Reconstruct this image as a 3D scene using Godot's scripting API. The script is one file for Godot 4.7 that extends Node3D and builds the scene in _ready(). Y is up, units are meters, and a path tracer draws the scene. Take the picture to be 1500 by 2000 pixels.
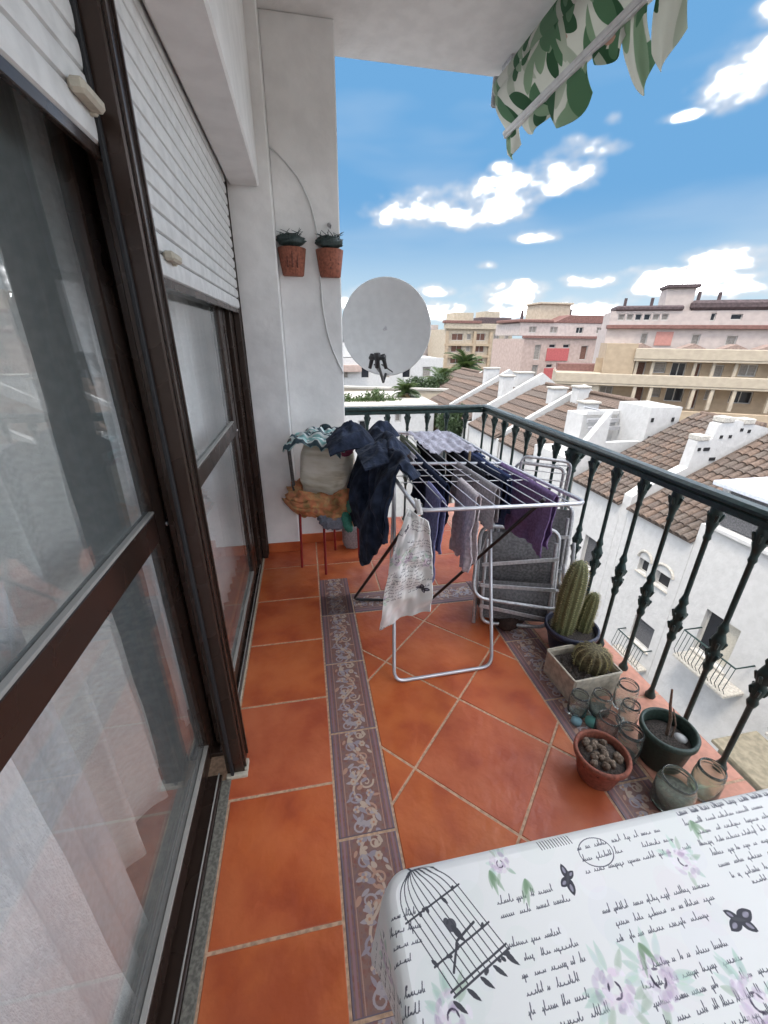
extends Node3D

# ---------------------------------------------------------------- helpers
var rng := RandomNumberGenerator.new()
var M := {}
var taken := {}
var brushes := {}

func V(x: float, y: float, d: float) -> Vector3:
	return Vector3(x, y, -d)

func lin(r: float, g: float, b: float) -> Color:
	return Color(r, g, b).linear_to_srgb()

func S() -> SurfaceTool:
	var s := SurfaceTool.new()
	s.begin(Mesh.PRIMITIVE_TRIANGLES)
	return s

func numbered(n: String) -> String:
	if not taken.has(n):
		taken[n] = 0
		return n
	taken[n] += 1
	return "%s_%03d" % [n, taken[n]]

func tag(o: Node3D, label: String, category: String, group := "") -> Node3D:
	o.set_meta("label", label)
	o.set_meta("category", category)
	if group != "":
		o.set_meta("group", group)
	return o

func put(o: Node3D, called: String, parent: Node = null) -> Node3D:
	if parent == null:
		o.name = numbered(called)
		add_child(o)
	else:
		o.name = called
		parent.add_child(o, true)
	return o

func inst(mesh: Mesh, called: String, m: Material, parent: Node = null) -> MeshInstance3D:
	var o := MeshInstance3D.new()
	o.mesh = mesh
	o.material_override = m
	put(o, called, parent)
	return o

func obj(s: SurfaceTool, called: String, m: Material, parent: Node = null) -> MeshInstance3D:
	s.generate_normals()
	return inst(s.commit(), called, m, parent)

func thing(called: String, at: Vector3, label: String, category: String, group := "") -> Node3D:
	var o := Node3D.new()
	put(o, called)
	o.position = at
	tag(o, label, category, group)
	return o

func struct(s: SurfaceTool, called: String, m: Material, parent: Node = null) -> MeshInstance3D:
	var o := obj(s, called, m, parent)
	if parent == null:
		o.set_meta("kind", "structure")
	return o

func tri(s: SurfaceTool, a: Vector3, b: Vector3, c: Vector3) -> void:
	s.add_vertex(a); s.add_vertex(b); s.add_vertex(c)

func quad(s: SurfaceTool, a: Vector3, b: Vector3, c: Vector3, d: Vector3) -> void:
	tri(s, a, b, c); tri(s, a, c, d)

# box between two corners given in local coordinates, with chamfered edges if bev > 0
func cbox(s: SurfaceTool, c: Vector3, size: Vector3, bev := 0.0, b := Basis.IDENTITY) -> void:
	s.set_smooth_group(-1)
	var h := size * 0.5
	if bev <= 0.0:
		var p := []
		for i in 8:
			p.append(c + b * Vector3(h.x * (1 if i & 1 else -1), h.y * (1 if i & 2 else -1), h.z * (1 if i & 4 else -1)))
		for f in [[0, 1, 3, 2], [5, 4, 6, 7], [4, 0, 2, 6], [1, 5, 7, 3], [2, 3, 7, 6], [4, 5, 1, 0]]:
			quad(s, p[f[3]], p[f[2]], p[f[1]], p[f[0]])
		return
	var e: float = minf(bev, minf(h.x, minf(h.y, h.z)) * 0.9)
	for ax in 3:
		var a1 := (ax + 1) % 3
		var a2 := (ax + 2) % 3
		for sg in [-1.0, 1.0]:
			var q := []
			for k in [[-1, -1], [1, -1], [1, 1], [-1, 1]]:
				var v := Vector3.ZERO
				v[ax] = h[ax] * sg
				v[a1] = (h[a1] - e) * k[0]
				v[a2] = (h[a2] - e) * k[1]
				q.append(c + b * v)
			if sg > 0:
				quad(s, q[3], q[2], q[1], q[0])
			else:
				quad(s, q[0], q[1], q[2], q[3])
			for s2 in [-1.0, 1.0]:
				# edge between +-ax and +-a1, running along a2
				var v1 := Vector3.ZERO
				v1[ax] = h[ax] * sg; v1[a1] = (h[a1] - e) * s2; v1[a2] = h[a2] - e
				var v2 := Vector3.ZERO
				v2[ax] = (h[ax] - e) * sg; v2[a1] = h[a1] * s2; v2[a2] = h[a2] - e
				var v3 := v2; v3[a2] = -v3[a2]
				var v4 := v1; v4[a2] = -v4[a2]
				if sg * s2 > 0:
					quad(s, c + b * v4, c + b * v3, c + b * v2, c + b * v1)
				else:
					quad(s, c + b * v1, c + b * v2, c + b * v3, c + b * v4)
	for i in 8:
		var g := Vector3(1 if i & 1 else -1, 1 if i & 2 else -1, 1 if i & 4 else -1)
		var x := c + b * Vector3(h.x * g.x, (h.y - e) * g.y, (h.z - e) * g.z)
		var y := c + b * Vector3((h.x - e) * g.x, h.y * g.y, (h.z - e) * g.z)
		var z := c + b * Vector3((h.x - e) * g.x, (h.y - e) * g.y, h.z * g.z)
		if g.x * g.y * g.z > 0:
			tri(s, z, y, x)
		else:
			tri(s, x, y, z)

# box from ranges x0..x1, y0..y1, depth d0..d1 (depth is minus z)
func rbox(s: SurfaceTool, x0: float, x1: float, y0: float, y1: float, d0: float, d1: float, bev := 0.0) -> void:
	cbox(s, V((x0 + x1) / 2, (y0 + y1) / 2, (d0 + d1) / 2), Vector3(absf(x1 - x0), absf(y1 - y0), absf(d1 - d0)), bev)

func tube(s: SurfaceTool, pts: Array, r, n := 8, closed := false) -> void:
	var cnt := pts.size()
	var rings := []
	var nrm := Vector3.ZERO
	for i in cnt:
		var a: Vector3 = pts[(i - 1 + cnt) % cnt] if (closed or i > 0) else pts[0]
		var b: Vector3 = pts[(i + 1) % cnt] if (closed or i < cnt - 1) else pts[cnt - 1]
		var t: Vector3 = (b - a).normalized()
		if nrm == Vector3.ZERO:
			nrm = t.cross(Vector3.UP if absf(t.y) < 0.9 else Vector3.RIGHT).normalized()
		nrm = (nrm - t * nrm.dot(t)).normalized()
		var bi := t.cross(nrm)
		var rr: float = r[i] if r is Array else r
		var ring := []
		for k in n:
			var an := TAU * k / n
			ring.append(pts[i] + (nrm * cos(an) + bi * sin(an)) * rr)
		rings.append(ring)
	s.set_smooth_group(0)
	for i in (cnt if closed else cnt - 1):
		var p: Array = rings[i]
		var q: Array = rings[(i + 1) % cnt]
		for k in n:
			var k2 := (k + 1) % n
			quad(s, p[k], p[k2], q[k2], q[k])
	if not closed:
		s.set_smooth_group(-1)
		for k in range(1, n - 1):
			tri(s, rings[0][0], rings[0][k + 1], rings[0][k])
			tri(s, rings[cnt - 1][0], rings[cnt - 1][k], rings[cnt - 1][k + 1])

# round off the corners of a polyline
func rounded(pts: Array, r: float, closed := false, n := 5) -> Array:
	var out := []
	var c := pts.size()
	for i in c:
		if not closed and (i == 0 or i == c - 1):
			out.append(pts[i]); continue
		var p: Vector3 = pts[i]
		var a: Vector3 = p + (pts[(i - 1 + c) % c] - p).limit_length(r)
		var b: Vector3 = p + (pts[(i + 1) % c] - p).limit_length(r)
		for k in n + 1:
			var t := float(k) / n
			out.append(a.lerp(p, t).lerp(p.lerp(b, t), t))
	return out

func lathe(s: SurfaceTool, prof: Array, n: int, at := Vector3.ZERO, b := Basis.IDENTITY, group := 0, squash := 0.0, lobes := 0) -> void:
	s.set_smooth_group(group)
	for i in prof.size() - 1:
		for k in n:
			var q := []
			for e in [[i, k], [i, k + 1], [i + 1, k + 1], [i + 1, k]]:
				var an: float = TAU * (e[1] % n) / n
				var p: Vector2 = prof[e[0]]
				var rr: float = p.x * (1.0 + squash * cos(lobes * an))
				q.append(at + b * Vector3(rr * cos(an), p.y, rr * sin(an)))
			if prof[i].x > 1e-5:
				tri(s, q[0], q[1], q[2]) if prof[i + 1].x > 1e-5 else tri(s, q[0], q[1], q[2])
			if prof[i + 1].x > 1e-5:
				tri(s, q[0], q[2], q[3])

# flat polygon (x, depth) extruded from y0 up to y1 with a small chamfer on top; uv: xf maps the polygon to texture space
func prism(s: SurfaceTool, poly: PackedVector2Array, y0: float, y1: float, bev := 0.002, uvs = null) -> void:
	s.set_smooth_group(-1)
	var ins := poly
	if bev > 0:
		var o := Geometry2D.offset_polygon(poly, -bev, Geometry2D.JOIN_MITER)
		if o.size() > 0 and o[0].size() == poly.size():
			# match the start vertex
			var best := 0
			for i in poly.size():
				if o[0][i].distance_to(poly[0]) < o[0][best].distance_to(poly[0]):
					best = i
			ins = PackedVector2Array()
			for i in poly.size():
				ins.append(o[0][(best + i) % poly.size()])
	var yb := y1 - (bev if ins != poly else 0.0)
	var top := Geometry2D.triangulate_polygon(ins)
	for i in range(0, top.size(), 3):
		for k in [2, 1, 0]:
			var p: Vector2 = ins[top[i + k]]
			if uvs:
				s.set_uv(uvs.call(p))
			s.add_vertex(V(p.x, y1, p.y))
	for i in poly.size():
		var j := (i + 1) % poly.size()
		for pr in ([[ins, y1, poly, yb], [poly, yb, poly, y0]] if ins != poly else [[poly, y1, poly, y0]]):
			var a := V(pr[0][i].x, pr[1], pr[0][i].y)
			var b := V(pr[0][j].x, pr[1], pr[0][j].y)
			var c := V(pr[2][j].x, pr[3], pr[2][j].y)
			var e := V(pr[2][i].x, pr[3], pr[2][i].y)
			if uvs:
				s.set_uv(uvs.call(pr[0][i]))
			quad(s, a, b, c, e)

# cloth: f(u, v) gives the middle of the sheet; thick gives it two faces and a rim. uvf maps (u, v) to texture space
func sheet(s: SurfaceTool, f: Callable, nu: int, nv: int, thick := 0.004, uvf = null) -> void:
	var P := []
	var N := []
	for i in nu + 1:
		for j in nv + 1:
			P.append(f.call(float(i) / nu, float(j) / nv))
	var w := nv + 1
	for i in nu + 1:
		for j in nv + 1:
			var du: Vector3 = P[mini(i + 1, nu) * w + j] - P[maxi(i - 1, 0) * w + j]
			var dv: Vector3 = P[i * w + mini(j + 1, nv)] - P[i * w + maxi(j - 1, 0)]
			N.append(du.cross(dv).normalized() * thick * 0.5)
	for side in [1.0, -1.0]:
		s.set_smooth_group(1 if side > 0 else 2)
		for i in nu:
			for j in nv:
				var q := [[i, j], [i + 1, j], [i + 1, j + 1], [i, j + 1]]
				if side < 0:
					q.reverse()
				for k in [0, 1, 2, 0, 2, 3]:
					var id: int = q[k][0] * w + q[k][1]
					var uv := Vector2(float(q[k][0]) / nu, float(q[k][1]) / nv)
					s.set_uv(uvf.call(uv) if uvf else uv)
					s.add_vertex(P[id] + N[id] * side)
	s.set_smooth_group(3)
	var rim := []
	for i in nu: rim.append([i * w, (i + 1) * w])
	for j in nv: rim.append([nu * w + j, nu * w + j + 1])
	for i in range(nu, 0, -1): rim.append([i * w + nv, (i - 1) * w + nv])
	for j in range(nv, 0, -1): rim.append([j, j - 1])
	for e in rim:
		quad(s, P[e[0]] + N[e[0]], P[e[0]] - N[e[0]], P[e[1]] - N[e[1]], P[e[1]] + N[e[1]])

# closed lump (cushions, bags, soil): an ellipsoid pushed in and out by noise
func lump(s: SurfaceTool, c: Vector3, r: Vector3, b := Basis.IDENTITY, rough := 0.1, freq := 2.0, power := 1.0, sd := 1, nu := 24, nv := 14) -> void:
	var nz := FastNoiseLite.new()
	nz.seed = sd
	nz.frequency = freq
	nz.fractal_octaves = 2
	s.set_smooth_group(0)
	var g := []
	for j in nv + 1:
		var row := []
		for i in nu:
			var th := PI * j / nv
			var ph := TAU * i / nu
			var n := Vector3(sin(th) * cos(ph), cos(th), sin(th) * sin(ph))
			var m := Vector3(signf(n.x) * pow(absf(n.x), power), signf(n.y) * pow(absf(n.y), power), signf(n.z) * pow(absf(n.z), power))
			var k := 1.0 + rough * (0.6 - 2.2 * absf(nz.get_noise_3d(n.x + sd, n.y, n.z)))
			row.append(c + b * (m * r * k))
		g.append(row)
	for j in nv:
		for i in nu:
			var i2 := (i + 1) % nu
			if j > 0:
				tri(s, g[j][i], g[j][i2], g[j + 1][i2])
			if j < nv - 1:
				tri(s, g[j][i], g[j + 1][i2], g[j + 1][i])

# ---------------------------------------------------------------- materials
func mat(c: Color, rough := 0.8, metal := 0.0, spec := 0.5) -> StandardMaterial3D:
	var m := StandardMaterial3D.new()
	m.albedo_color = c
	m.roughness = rough
	m.metallic = metal
	m.metallic_specular = spec
	return m

func noise_tex(sd: int, freq: float, stops: Array, octaves := 4, size := 512, normal := 0.0, kind := FastNoiseLite.TYPE_SIMPLEX_SMOOTH, warp := 0.0) -> NoiseTexture2D:
	var n := FastNoiseLite.new()
	n.seed = sd
	n.frequency = freq
	n.noise_type = kind
	n.fractal_octaves = octaves
	if warp > 0:
		n.domain_warp_enabled = true
		n.domain_warp_amplitude = warp
		n.domain_warp_frequency = freq
	var t := NoiseTexture2D.new()
	t.width = size
	t.height = size
	t.seamless = true
	t.noise = n
	if normal > 0:
		t.as_normal_map = true
		t.bump_strength = normal
	elif stops.size() > 0:
		var g := Gradient.new()
		var offs := PackedFloat32Array()
		var cols := PackedColorArray()
		for st in stops:
			offs.append(st[0])
			cols.append(st[1])
		g.offsets = offs
		g.colors = cols
		t.color_ramp = g
	return t

func triplanar(m: StandardMaterial3D, scale: float, world := true, off := Vector3.ZERO) -> StandardMaterial3D:
	m.uv1_triplanar = true
	m.uv1_world_triplanar = world
	m.uv1_scale = Vector3.ONE * scale
	m.uv1_offset = off
	return m

# shared grey speckle, multiplied into a base colour
var shared := {}
func grey_tex(spread: float, sd: int) -> NoiseTexture2D:
	var sp := 0.07
	for q in [0.035, 0.07, 0.15, 0.25, 0.4]:
		if absf(spread - q) < absf(spread - sp):
			sp = q
	var key := "g%.2f %d" % [sp, sd % 3]
	if not shared.has(key):
		shared[key] = noise_tex(900 + sd % 3, 0.016, [[0.0, Color.WHITE.darkened(sp * 1.6)], [0.4, Color.WHITE.darkened(sp)], [0.6, Color.WHITE.darkened(sp * 0.5)], [1.0, Color.WHITE]], 6, 512)
	return shared[key]

func bump_tex(strength: float) -> NoiseTexture2D:
	var key := "b%d" % int(strength)
	if not shared.has(key):
		shared[key] = noise_tex(950, 0.03, [], 5, 512, strength)
	return shared[key]

func mottled(c: Color, spread: float, scale: float, rough := 0.8, bump := 0.0, sd := 1, _size := 256, world := true) -> StandardMaterial3D:
	var m := mat(c.lightened(spread * 0.5), rough)
	m.albedo_texture = grey_tex(spread, sd)
	if bump > 0:
		m.normal_enabled = true
		m.normal_texture = bump_tex(bump)
		m.normal_scale = 0.6
	return triplanar(m, scale, world, Vector3(0.17, 0.31, 0.23) * (sd % 13))

func glass(tint: Color, alpha: float, rough := 0.0) -> StandardMaterial3D:
	var m := mat(Color(tint.r, tint.g, tint.b, alpha), rough)
	m.transparency = BaseMaterial3D.TRANSPARENCY_ALPHA
	m.metallic_specular = 0.5
	return m

func cloth_mat(c: Color, sd := 3, back := 0.0, spread := 0.12) -> StandardMaterial3D:
	var m := mat(c.lightened(spread * 0.3), 0.95, 0.0, 0.2)
	m.albedo_texture = grey_tex(spread, sd)
	m.normal_enabled = true
	if not shared.has("weave"):
		shared["weave"] = noise_tex(951, 0.12, [], 3, 256, 4.0)
	m.normal_texture = shared["weave"]
	m.normal_scale = 0.5
	triplanar(m, 6.0)
	if back > 0:
		m.backlight_enabled = true
		m.backlight = Color(back, back, back)
	return m

# ---------------------------------------------------------------- drawing of flat print
func brush(r: float, c: Color) -> Image:
	var key := "%.2f %s" % [r, c.to_html()]
	if not brushes.has(key):
		var n := int(ceil(r)) * 2 + 3
		var im := Image.create(n, n, false, Image.FORMAT_RGBA8)
		for y in n:
			for x in n:
				var a := clampf(r + 0.5 - Vector2(x - n / 2, y - n / 2).length(), 0, 1)
				im.set_pixel(x, y, Color(c.r, c.g, c.b, a * c.a))
		brushes[key] = im
	return brushes[key]

func dab(im: Image, p: Vector2, r: float, c: Color) -> void:
	var b := brush(r, c)
	var n := b.get_width()
	im.blend_rect(b, Rect2i(0, 0, n, n), Vector2i(int(round(p.x)) - n / 2, int(round(p.y)) - n / 2))

func stroke(im: Image, pts: Array, r: float, c: Color, r2 := -1.0) -> void:
	for i in pts.size() - 1:
		var a: Vector2 = pts[i]
		var b: Vector2 = pts[i + 1]
		var n: int = maxi(1, int(a.distance_to(b) / maxf(0.8, r * 0.6)))
		for k in n:
			var t := (i + float(k) / n) / (pts.size() - 1)
			dab(im, a.lerp(b, float(k) / n), r if r2 < 0 else snappedf(lerpf(r, r2, t), 0.5), c)

# leaf or petal outline filled between two ends
func leaf(im: Image, a: Vector2, b: Vector2, w: float, c: Color) -> void:
	var n: int = int(a.distance_to(b) / 1.6) + 2
	for k in n + 1:
		var t := float(k) / n
		var r := snappedf(w * sin(PI * pow(t, 0.8)), 0.5)
		if r > 0.4:
			var al := c.a if c.a > 0.88 else snappedf(1.0 - pow(1.0 - c.a, 1.6 / (1.4 * r + 1.0)), 0.015)
			dab(im, a.lerp(b, t), r, Color(c.r, c.g, c.b, al))

func scribble(im: Image, p: Vector2, length: float, h: float, c: Color, r: float) -> void:
	var x := 0.0
	while x < length:
		var pts := []
		for l in rng.randi_range(2, 9):
			# one letter: up, over, down and a link to the next
			var kind := rng.randf()
			var up := h * (rng.randf_range(0.22, 0.36) if kind > 0.2 else rng.randf_range(0.7, 1.1))
			var dn := 0.0 if kind < 0.92 else -h * rng.randf_range(0.35, 0.6)
			var w := h * rng.randf_range(0.16, 0.42)
			for k in 7:
				var an := k / 6.0 * TAU
				pts.append(p + Vector2(x + w * (k / 6.0) + w * 0.28 * sin(an) + up * 0.25 * (1.0 - cos(an)) / 2, -(up * (1.0 - cos(an)) / 2 + (dn if k == 5 else 0.0)) + rng.randf_range(-0.6, 0.6)))
			x += w + (h * rng.randf_range(0.1, 0.35) if rng.randf() < 0.3 else 0.0)
		stroke(im, pts, r, c)
		x += h * rng.randf_range(0.45, 1.0)
		if rng.randf() < 0.06:
			x += h * 3.0

func rose(im: Image, p: Vector2, r: float, cols: Array) -> void:
	for k in 26:
		var an := rng.randf() * TAU
		var rr := r * sqrt(rng.randf())
		var q := p + Vector2(cos(an), sin(an)) * rr
		leaf(im, q, q + Vector2(cos(an + 1.7), sin(an + 1.7)) * r * 0.6, r * 0.2, cols[rng.randi() % cols.size()])
	for k in 7:
		var an := rng.randf() * TAU
		var q := p + Vector2(cos(an), sin(an)) * r * 0.35
		leaf(im, q, q + Vector2(cos(an + 2), sin(an + 2)) * r * 0.35, r * 0.06, Color(0.16, 0.12, 0.2, 0.6))

func img_mat(im: Image, rough := 0.9) -> StandardMaterial3D:
	var m := mat(Color.WHITE, rough)
	m.albedo_texture = ImageTexture.create_from_image(im)
	return m

# ---------------------------------------------------------------- sky
func make_sky() -> Sky:
	var W := 2048
	var H := 1024
	var im := Image.create(W, H, false, Image.FORMAT_RGBF)
	var n1 := FastNoiseLite.new()
	n1.seed = 11
	n1.frequency = 3.2
	n1.fractal_octaves = 6
	n1.fractal_gain = 0.55
	var n2 := FastNoiseLite.new()
	n2.seed = 5
	n2.frequency = 1.1
	n2.fractal_octaves = 5
	# clouds: azimuth, height, half width, half height (radians)
	var cl := [[0.33, 0.225, 0.22, 0.045], [0.42, 0.245, 0.12, 0.05], [0.51, 0.265, 0.09, 0.045], [0.488, 0.18, 0.06, 0.018], [0.551, 0.305, 0.09, 0.026],
		[0.41, 0.287, 0.038, 0.014], [0.76, 0.35, 0.085, 0.05], [0.79, 0.41, 0.05, 0.022], [0.699, 0.325, 0.05, 0.008], [0.589, 0.335, 0.026, 0.014],
		[0.457, 0.075, 0.13, 0.035], [0.17, 0.06, 0.14, 0.04], [0.77, 0.085, 0.16, 0.045], [0.393, 0.136, 0.035, 0.011], [0.55, 0.05, 0.28, 0.035], [0.3, 0.045, 0.22, 0.03],
		[0.82, 0.12, 0.1, 0.03], [0.6, 0.10, 0.07, 0.02], [0.30, 0.09, 0.05, 0.018], [0.95, 0.2, 0.1, 0.03], [1.0, 0.33, 0.12, 0.05]]
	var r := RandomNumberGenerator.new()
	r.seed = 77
	var az := 1.25  # clouds added out of view, packed densely to light the balcony
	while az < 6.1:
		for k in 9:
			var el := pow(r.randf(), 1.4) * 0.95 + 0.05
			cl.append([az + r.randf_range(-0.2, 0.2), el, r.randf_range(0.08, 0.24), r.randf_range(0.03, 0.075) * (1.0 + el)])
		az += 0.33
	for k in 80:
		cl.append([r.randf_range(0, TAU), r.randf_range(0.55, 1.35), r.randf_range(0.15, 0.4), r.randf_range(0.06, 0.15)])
	var grid := {}
	for c in cl:
		for b in range(int(floor((c[0] - c[2] * 2.0) * 8)), int(floor((c[0] + c[2] * 2.0) * 8)) + 1):
			var key := posmod(b, 51)
			if not grid.has(key): grid[key] = []
			grid[key].append(c)
	var top := Color(0.060, 0.163, 0.305)
	var mid := Color(0.073, 0.178, 0.315)
	var low := Color(0.275, 0.35, 0.395)
	for y in H / 2 + 1:
		var el := PI / 2 - PI * (y + 0.5) / H
		var base := low.lerp(mid, smoothstep(0.0, 0.26, el)).lerp(top, smoothstep(0.15, 1.1, el))
		var ce := cos(el)
		for x in W:
			var a := TAU * (x + 0.5) / W
			var dir := Vector3(sin(a) * ce, sin(el) * 2.2, cos(a) * ce)
			var m := 0.0
			var shade := 0.0
			for c in grid.get(int(a * 8) % 51, []):
				var da := absf(a - c[0])
				if da > PI: da = TAU - da
				var q: float = (da / c[2]) * (da / c[2])
				if q > 4.0: continue
				var dy: float = (el - c[1]) / c[3]
				var k: float = 1.0 - q - dy * dy * (2.2 if dy < 0 else 0.75)
				if k > m - 1.5 or m == 0.0:
					if k > -1.5 and k > m:
						m = k
						shade = dy
			var nz := n1.get_noise_3dv(dir * 1.6)
			var nf := n1.get_noise_3dv(dir * 5.0 + Vector3(3, 1, 7))
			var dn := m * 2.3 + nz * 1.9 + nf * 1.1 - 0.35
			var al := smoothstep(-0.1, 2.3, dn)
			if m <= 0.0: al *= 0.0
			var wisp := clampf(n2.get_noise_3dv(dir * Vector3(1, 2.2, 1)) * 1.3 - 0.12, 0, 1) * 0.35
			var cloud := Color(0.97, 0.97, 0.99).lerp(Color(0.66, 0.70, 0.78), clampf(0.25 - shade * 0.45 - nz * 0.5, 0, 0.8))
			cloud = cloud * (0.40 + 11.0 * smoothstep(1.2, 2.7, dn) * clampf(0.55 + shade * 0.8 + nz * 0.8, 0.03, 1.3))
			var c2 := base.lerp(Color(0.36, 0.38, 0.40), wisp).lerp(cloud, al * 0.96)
			im.set_pixel(x, y, c2)
	im.fill_rect(Rect2i(0, H / 2 + 1, W, H / 2 - 1), Color(0.30, 0.29, 0.27))
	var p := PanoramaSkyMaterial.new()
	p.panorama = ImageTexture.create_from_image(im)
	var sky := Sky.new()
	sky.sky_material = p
	return sky

# ---------------------------------------------------------------- material list
func make_materials() -> void:
	M.plaster = mottled(lin(0.82, 0.81, 0.80), 0.03, 0.7, 0.9, 1.0, 21, 512)
	M.ceiling = mottled(lin(0.78, 0.77, 0.76), 0.03, 0.8, 0.92, 2.0, 22, 512)
	M.bronze = mat(lin(0.042, 0.026, 0.020), 0.32, 0.35)
	M.bronze.roughness_texture = noise_tex(31, 0.01, [[0.2, Color(0.75, 0.75, 0.75)], [0.8, Color(1, 1, 1)]], 3, 256)
	triplanar(M.bronze, 1.2)
	M.gasket = mat(lin(0.30, 0.29, 0.27), 0.5)
	M.shutter = mottled(lin(0.70, 0.70, 0.69), 0.06, 1.6, 0.55, 0.0, 33)
	M.cream = mottled(lin(0.50, 0.46, 0.37), 0.1, 5.0, 0.8)
	M.sill = mottled(lin(0.20, 0.19, 0.155), 0.2, 8.0, 0.6)
	M.dark = mat(lin(0.012, 0.012, 0.014), 0.7)
	M.pane = glass(Color(0.9, 0.95, 0.95), 0.06)
	M.jar = glass(Color(0.96, 0.99, 0.98), 0.03, 0.0)
	M.jar.refraction_enabled = true
	M.jar.refraction_scale = 0.05
	M.jar_green = glass(Color(0.93, 0.98, 0.945), 0.05, 0.0)
	M.jar_green.refraction_enabled = true
	M.jar_green.refraction_scale = 0.05
	M.grout = mottled(lin(0.62, 0.40, 0.26), 0.12, 6.0, 0.9, 2.0, 41)
	var tones := [[lin(0.36, 0.064, 0.019), lin(0.46, 0.096, 0.027), lin(0.53, 0.130, 0.038)], [lin(0.39, 0.076, 0.021), lin(0.48, 0.110, 0.030), lin(0.55, 0.145, 0.043)],
		[lin(0.37, 0.070, 0.025), lin(0.45, 0.100, 0.036), lin(0.52, 0.132, 0.050)], [lin(0.40, 0.076, 0.019), lin(0.49, 0.112, 0.028), lin(0.56, 0.148, 0.040)]]
	M.tiles = []
	for k in 4:
		var t: Array = tones[k]
		var m := mat(Color.WHITE, 0.55)
		m.albedo_texture = noise_tex(50 + k, 0.006, [[0.15, t[0]], [0.45, t[1]], [0.62, t[1].lerp(t[2], 0.5)], [0.9, t[2]]], 6, 512, 0.0, FastNoiseLite.TYPE_SIMPLEX_SMOOTH, 25.0)
		m.roughness_texture = noise_tex(60 + k, 0.02, [[0.2, Color(0.62, 0.62, 0.62)], [0.8, Color(1, 1, 1)]], 4, 256)
		m.normal_enabled = true
		m.normal_texture = noise_tex(70 + k, 0.03, [], 5, 512, 3.0)
		m.normal_scale = 0.35
		triplanar(m, 1.15, true, Vector3(0.13 * k, 0, 0.31 * k))
		M.tiles.append(m)
	M.salmon = mottled(lin(0.62, 0.27, 0.18), 0.1, 3.0, 0.7, 2.0, 81)
	M.iron = mat(lin(0.015, 0.042, 0.040), 0.38, 0.0)
	M.iron.albedo_texture = noise_tex(91, 0.03, [[0.3, Color(0.7, 0.75, 0.75)], [0.7, Color(1, 1, 1)]], 4, 128)
	M.iron.normal_enabled = true
	M.iron.normal_texture = noise_tex(92, 0.05, [], 4, 256, 3.0)
	M.iron.normal_scale = 0.4
	triplanar(M.iron, 5.0)
	M.steel = mat(lin(0.52, 0.52, 0.55), 0.32, 0.55)
	M.alu = mottled(lin(0.60, 0.60, 0.62), 0.12, 6.0, 0.4)
	M.alu.metallic = 0.6
	M.black_steel = mat(lin(0.02, 0.02, 0.022), 0.4, 0.2)
	M.red_steel = mat(lin(0.24, 0.014, 0.016), 0.4)
	M.sheer = cloth_mat(lin(0.84, 0.845, 0.84), 101, 0.4, 0.06)
	M.linen = cloth_mat(lin(0.78, 0.785, 0.78), 103, 0.4, 0.06)
	M.linen.transparency = BaseMaterial3D.TRANSPARENCY_ALPHA
	M.linen.albedo_color.a = 0.9
	M.linen.uv1_scale = Vector3(3.0, 0.6, 3.0) * 4.0
	M.linen.normal_scale = 0.9
	M.voile = cloth_mat(lin(0.60, 0.61, 0.61), 105, 0.4, 0.06)
	M.voile.transparency = BaseMaterial3D.TRANSPARENCY_ALPHA
	M.voile.albedo_color.a = 0.6
	M.net = cloth_mat(lin(0.74, 0.74, 0.70), 107, 0.3, 0.06)
	M.net.transparency = BaseMaterial3D.TRANSPARENCY_ALPHA
	M.net.albedo_color.a = 0.72
	M.room_wall = mottled(lin(0.34, 0.33, 0.31), 0.08, 1.0, 0.9)
	M.room_floor = mottled(lin(0.16, 0.12, 0.09), 0.2, 1.5, 0.5)
	M.white_house = mottled(lin(0.52, 0.515, 0.51), 0.05, 0.35, 0.9, 2.0, 111, 512)
	M.roof = []
	for k in 4:
		M.roof.append(mottled([lin(0.120, 0.074, 0.052), lin(0.092, 0.060, 0.045), lin(0.145, 0.086, 0.058), lin(0.108, 0.076, 0.058)][k], 0.3, 1.3, 0.9, 0.0, 120 + k))
	M.soil = mottled(lin(0.035, 0.022, 0.015), 0.5, 12.0, 1.0, 6.0, 131)

# ---------------------------------------------------------------- scene
func _ready() -> void:
	rng.seed = 4711
	var cam := Camera3D.new()
	cam.name = "camera"
	cam.fov = rad_to_deg(2.0 * atan(1000.0 / 794.03))
	cam.near = 0.02
	cam.far = 600.0
	cam.position = Vector3(0, 1.5, 0)
	cam.basis = Basis(Vector3.UP, -0.1898) * Basis(Vector3.RIGHT, -0.4066) * Basis(Vector3.BACK, 0.0105)
	add_child(cam)
	cam.make_current()
	var env := Environment.new()
	env.background_mode = Environment.BG_SKY
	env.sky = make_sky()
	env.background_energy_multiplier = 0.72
	env.tonemap_mode = Environment.TONE_MAPPER_LINEAR
	env.tonemap_exposure = 3.3
	env.sdfgi_enabled = true
	env.ssao_enabled = true
	env.ssil_enabled = true
	var we := WorldEnvironment.new()
	we.name = "world_environment"
	we.environment = env
	add_child(we)
	var sun := DirectionalLight3D.new()
	sun.name = "sun"
	sun.light_energy = 0.35
	sun.light_angular_distance = 12.0
	sun.light_color = Color(1.0, 0.95, 0.88)
	sun.shadow_enabled = true
	add_child(sun)
	sun.look_at_from_position(Vector3.ZERO, Vector3(0.34, -0.90, -0.24))
	make_materials()
	balcony_shell()
	balcony_floor()
	doors()
	railing()
	awning()
	dish()
	wall_planters()
	table()
	drying_rack()
	laundry()
	stool_pile()
	folded_chairs()
	floor_pots()
	street()
	row_houses()
	far_buildings()
	greenery()

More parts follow.
